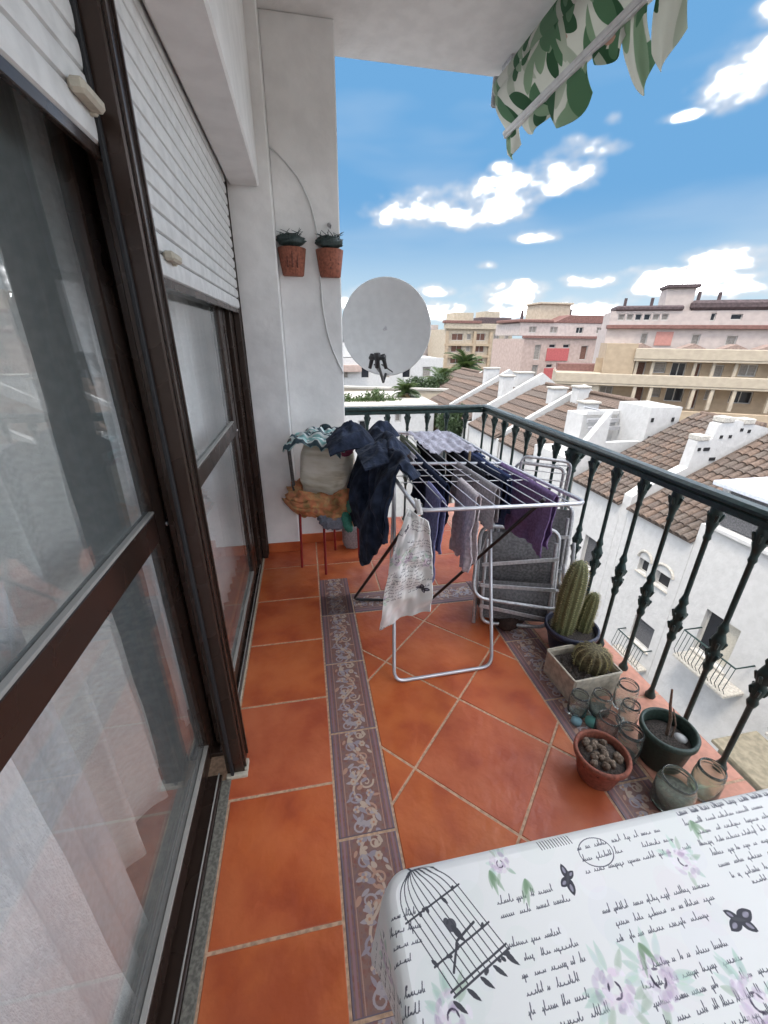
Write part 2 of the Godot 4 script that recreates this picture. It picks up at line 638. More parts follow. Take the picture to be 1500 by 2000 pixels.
func balcony_shell() -> void:
	var s := S()
	rbox(s, -0.45, 1.40, 3.0, 3.22, -2.4, 3.24, 0.012)
	struct(s, "ceiling", M.ceiling)
	# wall over the doors: board in front of the shutter slot and wall behind it
	s = S()
	rbox(s, -0.327, -0.17, 2.24, 3.0, -2.4, 2.80, 0.008)
	rbox(s, -0.75, -0.395, 2.24, 3.0, -2.4, 2.80)
	struct(s, "wall_over_doors", M.plaster)
	s = S()
	rbox(s, -0.9, -0.108, -0.1, 3.0, 2.80, 3.3, 0.006)
	var pier := struct(s, "wall_pier", M.plaster)
	s = S()
	rbox(s, -0.108, 0.271, -0.25, 3.0, 2.92, 3.3, 0.006)
	var ew := struct(s, "wall_end", M.plaster)
	var k := 0
	for a in [[-0.345, -0.101, 2.792, pier], [-0.100, 0.083, 2.912, ew], [0.087, 0.276, 2.912, ew]]:
		s = S()
		rbox(s, a[0], a[1], 0.0, 0.078, a[2], a[2] + 0.01, 0.003)
		obj(s, "skirting_tile", M.tiles[k % 4], a[3])
		k += 1
	# room behind the glass
	s = S()
	rbox(s, -4.2, -0.485, -0.2, -0.01, -2.6, 3.2)
	struct(s, "room_floor", M.room_floor)
	s = S()
	rbox(s, -4.4, -4.2, -0.2, 2.9, -2.6, 3.2)
	rbox(s, -4.2, -0.75, -0.2, 2.9, -2.8, -2.6)
	rbox(s, -4.2, -0.9, -0.2, 2.9, 3.0, 3.2)
	struct(s, "room_wall", M.room_wall)
	s = S()
	rbox(s, -4.2, -0.75, 2.7, 2.9, -2.6, 3.0)
	struct(s, "room_ceiling", M.ceiling)
	# the rest of our own building, which keeps the sun off the balcony
	s = S()
	rbox(s, -9, -0.12, 3.23, 6.4, -14, 3.3)
	rbox(s, -9, -0.5, -12, 3.22, -14, -2.75)
	rbox(s, -9, -0.92, -12, 6.4, 3.35, 9)
	rbox(s, -9, -4.45, -12, 3.22, -2.7, 3.3)
	rbox(s, -4.4, 1.4, -12, -0.3, -2.7, 3.3)
	struct(s, "building_block", M.plaster)

func decor_image() -> Image:
	var im := Image.create(256, 512, false, Image.FORMAT_RGBA8)
	im.fill(lin(0.22, 0.125, 0.105))
	for k in 900:
		dab(im, Vector2(rng.randf() * 256, rng.randf() * 512), [3.0, 6.0, 9.0][k % 3], [Color(0.55, 0.32, 0.27, 0.25), Color(0.42, 0.34, 0.40, 0.25), Color(0.5, 0.24, 0.17, 0.25)][rng.randi() % 3])
	# border stripes on both long sides
	for b in [[6, 8.0, Color(0.42, 0.37, 0.42, 0.7)], [24, 5.0, Color(0.56, 0.42, 0.44, 0.7)], [38, 3.0, Color(0.42, 0.34, 0.38, 0.7)], [48, 2.0, Color(0.66, 0.52, 0.46, 0.7)]]:
		stroke(im, [Vector2(b[0], 0), Vector2(b[0], 512)], b[1], b[2])
		stroke(im, [Vector2(256 - b[0], 0), Vector2(256 - b[0], 512)], b[1], b[2])
	# vine with curls, leaves and flowers
	var cols := [lin(0.47, 0.36, 0.28), lin(0.36, 0.31, 0.32), lin(0.43, 0.25, 0.18), lin(0.29, 0.25, 0.28)]
	var vine := []
	for k in 65:
		var y := k * 8.0
		vine.append(Vector2(128 + 38 * sin(y / 512.0 * TAU * 2), y))
	stroke(im, vine, 5.5, cols[0])
	for q in 8:
		var y0 := 32.0 + q * 64
		var sx := 1.0 if q % 2 == 0 else -1.0
		var c := Vector2(128 - sx * 26, y0)
		var curl := []
		for k in 26:
			var an := k * 0.36 + q
			var r := 36.0 - k * 1.25
			curl.append(c + Vector2(sx * cos(an) * r, sin(an) * r * 0.85))
		stroke(im, curl, 5.0, cols[(q + 1) % 4], 3.0)
		for l in 7:
			var an := rng.randf() * TAU
			var p := Vector2(128 + sx * rng.randf_range(-60, 60), y0 + rng.randf_range(-28, 28))
			leaf(im, p, p + Vector2(cos(an), sin(an)) * rng.randf_range(26, 46), rng.randf_range(6, 11), cols[rng.randi() % 4])
		var f := Vector2(128 + sx * 34, y0 + 12)
		for l in 6:
			dab(im, f + Vector2(cos(l * TAU / 6), sin(l * TAU / 6)) * 10, 7.0, cols[(q + l) % 2 * 3 if q % 3 else 0])
		dab(im, f, 5.0, lin(0.42, 0.20, 0.12))
	return im

func balcony_floor() -> void:
	var s := S()
	rbox(s, -0.50, 1.52, -0.25, -0.0025, -2.4, 3.3)
	var fl := struct(s, "balcony_floor", M.grout)
	var decor := img_mat(decor_image(), 0.5)
	var g := 0.0044
	var tile := func(poly: PackedVector2Array, k: int) -> void:
		if absf(area(poly)) < 0.0008:
			return
		var t := S()
		prism(t, poly, -0.008, rng.randf_range(-0.0006, 0.0006), 0.0022)
		obj(t, "floor_tile", M.tiles[k % 4], fl)
	var rect := func(x0: float, x1: float, d0: float, d1: float) -> PackedVector2Array:
		return PackedVector2Array([Vector2(x0 + g, d0 + g), Vector2(x1 - g, d0 + g), Vector2(x1 - g, d1 - g), Vector2(x0 + g, d1 - g)])
	# left column and the rows at the far end
	for n in range(-5, 8):
		tile.call(rect.call(-0.352 if n < 2 else -0.366, 0.013, 0.2044 + (n - 1) * 0.3936 + 0.3936, 0.2044 + n * 0.3936 + 0.3936), rng.randi())
	for c in 3:
		for n in 3:
			var d0 := 2.169 + n * 0.39
			tile.call(rect.call(0.013 + c * 0.386, 0.013 + (c + 1) * 0.386, d0, minf(d0 + 0.39, 3.3)), rng.randi())
	# decorated border: long pieces share one mesh, corner pieces another
	var uvl := func(p: Vector2) -> Vector2: return Vector2((p.x + 0.097) / 0.194, (p.y + 0.195) / 0.39)
	var t := S()
	prism(t, PackedVector2Array([Vector2(-0.0932, -0.191), Vector2(0.0932, -0.191), Vector2(0.0932, 0.191), Vector2(-0.0932, 0.191)]), -0.008, 0.0, 0.002, uvl)
	t.generate_normals()
	var long := t.commit()
	t = S()
	prism(t, PackedVector2Array([Vector2(-0.0932, -0.0932), Vector2(0.0932, -0.0932), Vector2(0.0932, 0.0932), Vector2(-0.0932, 0.0932)]), -0.008, 0.0, 0.002, uvl)
	t.generate_normals()
	var corner := t.commit()
	for n in range(-5, 5):
		for x in [0.110, 1.074]:
			var o := inst(long, "border_tile", decor, fl)
			o.position = V(x, 0, 0.41 + n * 0.39 - 0.195 + 0.39 - 0.0)
	for n in 2:
		var o := inst(long, "border_tile", decor, fl)
		o.position = V(0.207 + 0.195 + n * 0.385, 0, 2.067)
		o.rotation.y = PI / 2
	for x in [0.110, 1.074]:
		var o := inst(corner, "border_tile", decor, fl)
		o.position = V(x, 0, 2.067)
	# diagonal field, each tile cut by the border
	var field := PackedVector2Array([Vector2(0.207 + g, -2.3), Vector2(0.977 - g, -2.3), Vector2(0.977 - g, 1.97 - g), Vector2(0.207 + g, 1.97 - g)])
	for i in range(-8, 6):
		for j in range(-6, 6):
			var a0 := 0.105 + i * 0.565
			var a1 := a0 + 0.565
			var b0 := 1.31 + j * 0.555
			var b1 := b0 + 0.555
			var h := g * 1.414
			var di := PackedVector2Array()
			for e in [[a0 + h, b0 + h], [a1 - h, b0 + h], [a1 - h, b1 - h], [a0 + h, b1 - h]]:
				di.append(Vector2((e[1] - e[0]) / 2, (e[1] + e[0]) / 2))
			for poly in Geometry2D.intersect_polygons(field, di):
				tile.call(poly, rng.randi())
	# coping under the railing
	for n in range(-6, 9):
		t = S()
		prism(t, rect.call(1.176, 1.525, 0.13 + n * 0.4 - 0.2, 0.13 + n * 0.4 + 0.2), -0.03, 0.001, 0.003)
		obj(t, "coping_tile", M.salmon, fl)

func area(p: PackedVector2Array) -> float:
	var a := 0.0
	for i in p.size():
		a += p[i].cross(p[(i + 1) % p.size()])
	return a / 2

# ---------------------------------------------------------------- doors, shutters, curtains
func shutter(label: String, x: float, d0: float, d1: float, yb: float, yt: float, hd: float) -> void:
	var r := thing("roller_shutter", V(x, yb, d0), label, "roller shutter", "white roller shutters over the glass doors")
	var w := d1 - d0
	var y := 0.0
	var k := 0
	while yb + y < yt:
		var h := 0.052 if k == 0 else 0.0455
		var s := S()
		# slat with a rounded front
		var pts := []
		for i in 7:
			var a := PI * (i / 6.0) - PI / 2
			pts.append(Vector2(0.004 + 0.004 * cos(a) - (0.0035 if i in [0, 6] else 0.0), h / 2 + (h / 2) * sin(a) * 0.999))
		s.set_smooth_group(-1)
		for i in 6:
			quad(s, Vector3(pts[i].x, pts[i].y + y, 0), Vector3(pts[i + 1].x, pts[i + 1].y + y, 0), Vector3(pts[i + 1].x, pts[i + 1].y + y, -w), Vector3(pts[i].x, pts[i].y + y, -w))
		cbox(s, Vector3(-0.004, y + h / 2, -w / 2), Vector3(0.008, h * 0.98, w))
		obj(s, "slat", M.shutter, r)
		y += h + 0.0028
		k += 1
	var t := S()
	cbox(t, Vector3(-0.003, -0.012, -w / 2), Vector3(0.012, 0.022, w), 0.002)
	obj(t, "bottom_bar", M.bronze, r)
	t = S()
	cbox(t, Vector3(0.02, 0.05, -hd + d0), Vector3(0.028, 0.022, 0.085), 0.006)
	cbox(t, Vector3(0.01, 0.05, -hd + d0 - 0.036), Vector3(0.02, 0.03, 0.012), 0.003)
	obj(t, "pull_handle", M.cream, r)

func leaf_door(label: String, x: float, d0: float, d1: float, y1: float, sl: float, sr: float, m0: float, m1: float) -> void:
	var r := thing("sliding_door", V(x, 0.03, d0), label, "sliding door", "brown aluminium sliding doors")
	var t := 0.034
	for a in [["stile", 0.0, sl, 0.0, y1], ["stile", d1 - d0 - sr, d1 - d0, 0.0, y1], ["bottom_rail", sl, d1 - d0 - sr, 0.0, 0.075], ["mid_rail", sl, d1 - d0 - sr, m0, m1], ["top_rail", sl, d1 - d0 - sr, y1 - 0.07, y1]]:
		var s := S()
		rbox(s, -t / 2, t / 2, a[3], a[4], a[1], a[2], 0.004)
		if a[0] == "stile" and a[2] - a[1] > 0.05:
			rbox(s, t / 2, t / 2 + 0.004, a[3] + 0.01, a[4] - 0.01, (a[1] + a[2]) / 2 + 0.01, (a[1] + a[2]) / 2 + 0.018, 0.001)
		obj(s, a[0], M.bronze, r)
	for a in [[0.075, m0], [m1, y1 - 0.07]]:
		var s := S()
		rbox(s, -0.003, 0.003, a[0], a[1], sl, d1 - d0 - sr)
		obj(s, "glass_pane", M.pane, r)
		s = S()
		rbox(s, 0.004, t / 2 + 0.001, a[0], a[0] + 0.008, sl, d1 - d0 - sr, 0.001)
		obj(s, "gasket", M.gasket, r)
	var s2 := S()
	lathe(s2, [Vector2(0, 0.004), Vector2(0.006, 0.003), Vector2(0.007, 0)], 10, V(t / 2, (m0 + m1) / 2 - 0.02, d1 - d0 - sr * 0.55), Basis(Vector3.BACK, -PI / 2))
	obj(s2, "screw", M.steel, r)

func curtain(label: String, x: float, d0: float, d1: float, yb: float, folds: float, amp: float, sd: int, m: Material) -> void:
	var nz := FastNoiseLite.new()
	nz.seed = sd
	nz.frequency = 1.0
	var s := S()
	sheet(s, func(u: float, v: float) -> Vector3:
		var ph := folds * u * TAU + nz.get_noise_2d(u * 4.0, v * 0.8) * 2.2
		return V(x + sin(ph) * amp * (0.5 + 0.7 * v) + nz.get_noise_2d(u * 9.0, v * 2.0) * amp * 0.5, lerpf(2.45, yb, v), lerpf(d0, d1, u) + cos(ph) * amp * 0.4), int(folds * 14) + 8, 24, 0.002)
	var o := obj(s, "curtain", m)
	tag(o, label, "curtain", "sheer curtains behind the glass doors")

func doors() -> void:
	var r := thing("door_frame", V(-0.34, 0, 1.085), "brown aluminium door frame with mullion and floor track", "door frame")
	var add := func(called: String, x0: float, x1: float, y0: float, y1: float, d0: float, d1: float, m: Material, bev: float) -> void:
		var s := S()
		rbox(s, x0 + 0.34, x1 + 0.34, y0, y1, d0 - 1.085, d1 - 1.085, bev)
		obj(s, called, m, r)
	add.call("mullion", -0.372, -0.31, 0.0, 2.26, 1.085, 1.165, M.bronze, 0.004)
	add.call("mullion_cover", -0.355, -0.345, 0.0, 2.26, 1.07, 1.084, M.dark, 0.002)
	add.call("guide_rail", -0.309, -0.303, 0.02, 2.24, 1.095, 1.103, M.bronze, 0.001)
	add.call("guide_rail", -0.309, -0.303, 0.02, 2.24, 1.148, 1.156, M.bronze, 0.001)
	add.call("jamb", -0.375, -0.338, 0.0, 2.26, 2.715, 2.795, M.bronze, 0.004)
	add.call("jamb", -0.42, -0.376, 0.0, 2.26, 2.60, 2.795, M.bronze, 0.004)
	add.call("jamb", -0.47, -0.421, 0.0, 2.26, 2.55, 2.795, M.bronze, 0.004)
	add.call("guide_rail", -0.337, -0.331, 0.02, 2.24, 2.745, 2.757, M.bronze, 0.001)
	add.call("floor_track", -0.48, -0.374, -0.002, 0.018, 1.17, 2.60, M.bronze, 0.003)
	add.call("floor_track", -0.48, -0.388, -0.002, 0.018, -2.3, 1.083, M.bronze, 0.003)
	add.call("track_rib", -0.454, -0.448, 0.0185, 0.03, -2.3, 1.083, M.bronze, 0.001)
	add.call("track_rib", -0.40, -0.396, 0.0185, 0.026, -2.3, 1.083, M.gasket, 0.001)
	add.call("track_rib", -0.413, -0.407, 0.0185, 0.03, 1.17, 2.59, M.bronze, 0.001)
	add.call("track_rib", -0.384, -0.380, 0.0185, 0.026, 1.17, 2.59, M.gasket, 0.001)
	add.call("sill_strip", -0.3875, -0.355, -0.002, 0.006, -2.3, 1.066, M.sill, 0.001)
	add.call("sill_strip", -0.3735, -0.368, -0.002, 0.006, 1.166, 2.71, M.cream, 0.001)
	add.call("mortar_step", -0.372, -0.298, -0.002, 0.014, 1.067, 1.0845, M.cream, 0.002)
	add.call("mortar_step", -0.3095, -0.298, -0.002, 0.020, 1.0848, 1.13, M.cream, 0.002)
	leaf_door("near brown sliding door leaf beside the camera, wide stile against the mullion", -0.45, -0.35, 1.30, 2.2, 0.09, 0.165, 0.925, 1.012)
	leaf_door("far brown sliding door leaf next to the white pier", -0.41, 1.20, 2.53, 2.2, 0.10, 0.17, 0.955, 1.03)
	shutter("near white roller shutter, top left corner, lowered above the first door", -0.36, -1.2, 1.085, 1.832, 2.7, 1.02)
	shutter("far white roller shutter between brown mullion and white pier, half lowered", -0.345, 1.166, 2.745, 1.64, 2.7, 1.36)
	curtain("white linen curtain hanging closest to the camera at bottom left", -0.488, -0.6, 0.527, 0.012, 8, 0.012, 3, M.linen)
	curtain("grey sheer curtain overlapped by the nearest white one", -0.512, 0.25, 0.675, 0.03, 3, 0.007, 4, M.voile)
	curtain("long greyish voile curtain filling the near door behind the linen one", -0.60, -0.5, 1.13, 0.03, 11, 0.03, 9, M.net)
	curtain("sheer curtain gathered behind the stile of the near door", -0.575, 1.30, 1.68, 0.03, 4, 0.018, 5, M.sheer)
	curtain("sheer curtain behind the far door beside the mullion", -0.55, 1.72, 2.08, 0.03, 4, 0.018, 6, M.sheer)
	curtain("sheer curtain at the far end of the far door", -0.555, 2.14, 2.75, 0.03, 6, 0.02, 7, M.sheer)

# ---------------------------------------------------------------- railing
func railing() -> void:
	var r := thing("balcony_railing", V(1.464, 0, 3.22), "dark green iron balcony railing with ornamented balusters", "railing")
	var s := S()
	rbox(s, -0.029, 0.029, 0.962, 0.994, -5.0, 0.029, 0.011)
	rbox(s, -0.02, 0.02, 0.935, 0.961, -5.0, 0.02, 0.003)
	obj(s, "handrail", M.iron, r)
	s = S()
	rbox(s, -1.19, -0.030, 0.962, 0.994, -0.029, 0.029, 0.011)
	rbox(s, -1.19, -0.021, 0.935, 0.961, -0.02, 0.02, 0.003)
	obj(s, "handrail", M.iron, r)
	s = S()
	# thin square bar with forged swellings
	var prof := [[0.020, 0.0], [0.022, 0.012], [0.014, 0.03], [0.0095, 0.05], [0.0095, 0.32], [0.014, 0.33], [0.018, 0.345], [0.013, 0.36], [0.019, 0.385], [0.024, 0.41], [0.016, 0.425], [0.021, 0.445], [0.025, 0.465], [0.018, 0.49], [0.013, 0.505], [0.018, 0.52], [0.013, 0.535], [0.0095, 0.55],
		[0.0095, 0.80], [0.014, 0.81], [0.0115, 0.825], [0.014, 0.85], [0.021, 0.875], [0.017, 0.89], [0.022, 0.91], [0.020, 0.936]]
	for i in prof.size() - 1:
		var a: Array = prof[i]
		var b: Array = prof[i + 1]
		lathe(s, [Vector2(a[0], a[1]), Vector2(b[0], b[1])], 10, Vector3.ZERO, Basis.IDENTITY, 0)
	# leaves of the ornament
	for k in 5:
		var an := TAU * k / 5
		for yy in [0.385, 0.44, 0.885]:
			cbox(s, Vector3(cos(an + yy * 9) * 0.021, yy + 0.012, sin(an + yy * 9) * 0.021), Vector3(0.011, 0.036, 0.011), 0.004, Basis(Vector3.UP, -(an + yy * 9)) * Basis(Vector3.BACK, -0.3))
	s.generate_normals()
	var bal := s.commit()
	for k in range(1, 27):
		var d := -0.03 - k * 0.172
		var o := inst(bal, "baluster", M.iron, r)
		o.position = V(0, 0.001, d)
		o.rotation.y = k * 0.7
		if k == 7:
			o.scale = Vector3(2.0, 1, 2.0)
	for k in 7:
		var o := inst(bal, "baluster", M.iron, r)
		o.position = V(-0.165 * k - 0.0, 0.001, 0)
		o.rotation.y = k * 0.9
	s = S()
	rbox(s, -0.018, 0.018, -0.25, 0.002, -0.018, 0.018)
	obj(s, "post_foot", M.iron, r)

# ---------------------------------------------------------------- awning
func awning() -> void:
	var im := Image.create(1024, 512, false, Image.FORMAT_RGBA8)
	im.fill(lin(0.66, 0.66, 0.60))
	var greens := [lin(0.06, 0.15, 0.075), lin(0.14, 0.26, 0.15), lin(0.32, 0.42, 0.30), lin(0.48, 0.52, 0.43)]
	for k in 34:
		var p := Vector2(rng.randf() * 1024, rng.randf() * 512)
		var an := rng.randf_range(-2.4, -0.7)
		leaf(im, p, p + Vector2(cos(an), sin(an)) * rng.randf_range(160, 300), rng.randf_range(26, 56), greens[rng.randi() % 4])
		if k % 4 == 0:
			leaf(im, p + Vector2(60, 30), p + Vector2(120, 70), 24, lin(0.55, 0.38, 0.30))
	var fab := img_mat(im, 0.9)
	fab.backlight_enabled = true
	fab.backlight = Color(0.95, 0.95, 0.95)
	var r := thing("retracted_awning", V(1.36, 2.9, 3.15), "retracted awning with green leaf print under the ceiling edge", "awning")
	var L := 4.4
	# rolled fabric
	var s := S()
	sheet(s, func(u: float, v: float) -> Vector3:
		var a := v * TAU * 0.97
		return Vector3(-0.04 + cos(a) * 0.058, 0.012 + sin(a) * 0.058, u * L), 40, 20, 0.004, func(q: Vector2) -> Vector2: return Vector2(q.x * 5.0, q.y * 0.7))
	obj(s, "fabric_roll", fab, r)
	# fabric that runs from the roll to the front bar, slack
	s = S()
	sheet(s, func(u: float, v: float) -> Vector3:
		var sag := sin(PI * v)
		return Vector3(-0.085 + 0.10 * v - sag * (0.03 + 0.02 * sin(u * 23.0)), 0.0 - 0.18 * v, u * L), 70, 8, 0.003, func(q: Vector2) -> Vector2: return Vector2(q.x * 5.0, q.y * 0.6 + 0.2))
	obj(s, "slack_fabric", fab, r)
	s = S()
	cbox(s, Vector3(0.02, -0.192, L / 2), Vector3(0.045, 0.03, L + 0.04), 0.008)
	cbox(s, Vector3(0.02, -0.214, L / 2), Vector3(0.03, 0.012, L + 0.02), 0.003)
	obj(s, "front_bar", M.shutter, r)
	s = S()
	cbox(s, Vector3(-0.04, 0.0, -0.012), Vector3(0.12, 0.15, 0.02), 0.02)
	cbox(s, Vector3(-0.04, 0.085, 0.1), Vector3(0.06, 0.028, 0.12), 0.004)
	obj(s, "end_bracket", M.alu, r)
	for q in [Vector3(-0.07, 0.03, -0.024), Vector3(-0.02, 0.05, -0.024), Vector3(-0.05, -0.02, -0.024)]:
		s = S()
		lathe(s, [Vector2(0, 0.006), Vector2(0.012, 0.006), Vector2(0.012, 0)], 10, q, Basis(Vector3.RIGHT, -PI / 2))
		obj(s, "bolt", M.dark, r)
	# valance lobes
	var z := 0.0
	var k := 0
	while z < L - 0.2:
		var w: float = [0.16, 0.3, 0.34, 0.2, 0.13, 0.15, 0.28][k % 7]
		var h: float = [0.15, 0.10, 0.17, 0.09, 0.25, 0.25, 0.15][k % 7]
		var z0 := z
		var sw: float = [0.02, 0.03, 0.07, 0.02, 0.10, 0.05, 0.04][k % 7]
		s = S()
		sheet(s, func(u: float, v: float) -> Vector3:
			var cut := h * (0.55 + 0.45 * pow(sin(PI * clampf(u * 0.9 + 0.05, 0, 1)), 0.7))
			return Vector3(0.02 + sw * v * v + 0.02 * v * sin(u * 7.0 + z0 * 5.0), -0.2 - cut * v, z0 + u * w + (0.03 * v * sin(z0 * 9.0))), 14, 10, 0.002, func(q: Vector2) -> Vector2: return Vector2((z0 + q.x * w) * 0.9, q.y * 0.35 + 0.1))
		obj(s, "valance", fab, r)
		z += w + [0.02, 0.0, 0.03, 0.0, 0.05, 0.02, 0.03][k % 7]
		k += 1

# ---------------------------------------------------------------- satellite dish
func dish() -> void:
	var r := thing("satellite_dish", V(0.69, 1.56, 3.62), "grey satellite dish mounted beyond the end wall", "satellite dish")
	var b := Basis(Vector3.UP, -0.36) * Basis(Vector3.RIGHT, 0.12)
	var m := mottled(lin(0.60, 0.61, 0.61), 0.04, 1.4, 0.6)
	var s := S()
	s.set_smooth_group(0)
	var prof := []
	for i in 13:
		var q := i / 12.0 * 0.365
		prof.append(Vector2(q, -0.09 + q * q * 0.62))
	prof.append(Vector2(0.37, -0.006))
	prof.append(Vector2(0.376, -0.008))
	prof.append(Vector2(0.376, -0.022))
	for i in 13:
		var q := (12 - i) / 12.0 * 0.368
		prof.append(Vector2(q, -0.094 + q * q * 0.60))
	# axis of the lathe turned towards the viewer
	lathe(s, prof, 48, Vector3.ZERO, b * Basis(Vector3.RIGHT, PI / 2), 0)
	obj(s, "reflector", m, r)
	s = S()
	tube(s, [b * Vector3(0.0, -0.36, 0.0), b * Vector3(0.0, -0.40, 0.12), b * Vector3(0.0, -0.20, 0.36)], 0.012, 8)
	tube(s, [b * Vector3(0.06, -0.34, 0.0), b * Vector3(0.03, -0.22, 0.34)], 0.006, 6)
	tube(s, [b * Vector3(-0.06, -0.34, 0.0), b * Vector3(-0.03, -0.22, 0.34)], 0.006, 6)
	obj(s, "feed_arm", M.black_steel, r)
	s = S()
	cbox(s, b * Vector3(0, -0.165, 0.37), Vector3(0.13, 0.03, 0.04), 0.008, b)
	lathe(s, [Vector2(0, 0.06), Vector2(0.025, 0.06), Vector2(0.03, 0.03), Vector2(0.02, 0), Vector2(0.02, -0.05), Vector2(0, -0.05)], 14, b * Vector3(0, -0.19, 0.37), b)
	for sx in [-0.05, 0.05]:
		lathe(s, [Vector2(0, 0.05), Vector2(0.02, 0.05), Vector2(0.024, 0.03), Vector2(0.016, 0), Vector2(0.014, -0.06), Vector2(0, -0.06)], 12, b * Vector3(sx, -0.19, 0.35), b * Basis(Vector3.BACK, sx * 5.0))
	obj(s, "receiver_head", M.black_steel, r)
	s = S()
	tube(s, [b * Vector3(0, 0, -0.1), Vector3(-0.1, -0.05, -0.2), Vector3(-0.42, -0.1, -0.2)], 0.022, 10)
	cbox(s, b * Vector3(0, 0, -0.12), Vector3(0.16, 0.2, 0.05), 0.01, b)
	obj(s, "wall_mount", M.alu, r)

# ---------------------------------------------------------------- planters on the wall, cable
func wall_planters() -> void:
	var clay := mottled(lin(0.42, 0.115, 0.062), 0.2, 6.0, 0.85, 2.0, 141)
	var green := mottled(lin(0.012, 0.030, 0.028), 0.3, 8.0, 0.5)
	for a in [[-0.02, "terracotta wall planter with carved slots and dark green rim, left of the pair", 0], [0.205, "terracotta wall planter with round dents and dark green rim, at the wall edge", 1]]:
		var r := thing("wall_planter", V(a[0], 1.835, 2.918), a[1], "wall planter", "terracotta wall planters")
		var s := S()
		var half := func(prof: Array, n: int) -> void:
			for i in prof.size() - 1:
				for k in n:
					var q := []
					for e in [[i, k], [i, k + 1], [i + 1, k + 1], [i + 1, k]]:
						var an: float = PI * e[1] / n
						q.append(Vector3(cos(an) * prof[e[0]].x, prof[e[0]].y, sin(an) * prof[e[0]].x * 1.1 + 0.001))
					quad(s, q[0], q[1], q[2], q[3])
		s.set_smooth_group(0)
		half.call([Vector2(0.001, 0), Vector2(0.055, 0.0), Vector2(0.064, 0.006), Vector2(0.084, 0.145), Vector2(0.072, 0.145), Vector2(0.001, 0.14)], 20)
		obj(s, "bowl", clay, r)
		s = S()
		s.set_smooth_group(0)
		half.call([Vector2(0.082, 0.14), Vector2(0.094, 0.145), Vector2(0.098, 0.168), Vector2(0.098, 0.192), Vector2(0.092, 0.196), Vector2(0.082, 0.192), Vector2(0.080, 0.15)], 20)
		obj(s, "rim", green, r)
		s = S()
		lump(s, Vector3(0.0, 0.18, 0.045), Vector3(0.075, 0.03, 0.042), Basis.IDENTITY, 0.4, 2.0, 1.0, 5 + a[2])
		for k in 14:
			var an := rng.randf() * PI
			var p := Vector3(cos(an) * 0.05, 0.185, 0.03 + sin(an) * 0.04)
			tube(s, [p, p + Vector3(rng.randf_range(-0.02, 0.02), 0.025, 0.0), p + Vector3(rng.randf_range(-0.05, 0.05), rng.randf_range(0.02, 0.055), 0.01)], [0.004, 0.003, 0.001], 5)
		obj(s, "dark_plant", green, r)
		s = S()
		if a[2] == 0:
			for x in [-0.028, 0.0, 0.028]:
				cbox(s, Vector3(x, 0.08, 0.0835 - absf(x) * 0.35), Vector3(0.01, 0.085, 0.012), 0.003)
		else:
			for p in [[-0.028, 0.1], [0.03, 0.1], [0.0, 0.085], [-0.02, 0.06], [0.022, 0.058], [0.0, 0.045], [0.045, 0.07]]:
				lathe(s, [Vector2(0, 0.005), Vector2(0.006, 0.004), Vector2(0.008, -0.006)], 8, Vector3(p[0], p[1], 0.079 - absf(p[0]) * 0.4 + (p[1] - 0.08) * 0.12), Basis(Vector3.RIGHT, PI / 2))
		obj(s, "carving", mottled(lin(0.20, 0.05, 0.03), 0.2, 6.0), r)
	var s := S()
	var pts := []
	for p in [[-0.115, 2.46], [-0.05, 2.42], [0.04, 2.33], [0.10, 2.22], [0.13, 2.1], [0.142, 1.98], [0.142, 1.8], [0.15, 1.65], [0.17, 1.52], [0.20, 1.42], [0.24, 1.33], [0.269, 1.27]]:
		pts.append(V(p[0], p[1], 2.914))
	tube(s, rounded(pts, 0.04), 0.005, 6)
	tag(obj(s, "wall_cable", M.shutter), "white cable tacked down the end wall behind the planters", "cable")
	s = S()
	lathe(s, [Vector2(0.001, 0.0), Vector2(0.014, 0.0), Vector2(0.012, 0.008), Vector2(0.001, 0.01)], 10, V(0.21, 2.11, 2.919), Basis(Vector3.RIGHT, PI / 2))
	tube(s, [V(0.21, 2.11, 2.915), V(0.21, 2.11, 2.88), V(0.212, 2.085, 2.87), V(0.214, 2.10, 2.855)], 0.0035, 6)
	tag(obj(s, "wall_hook", M.alu), "small metal hook above the right wall planter", "hook")

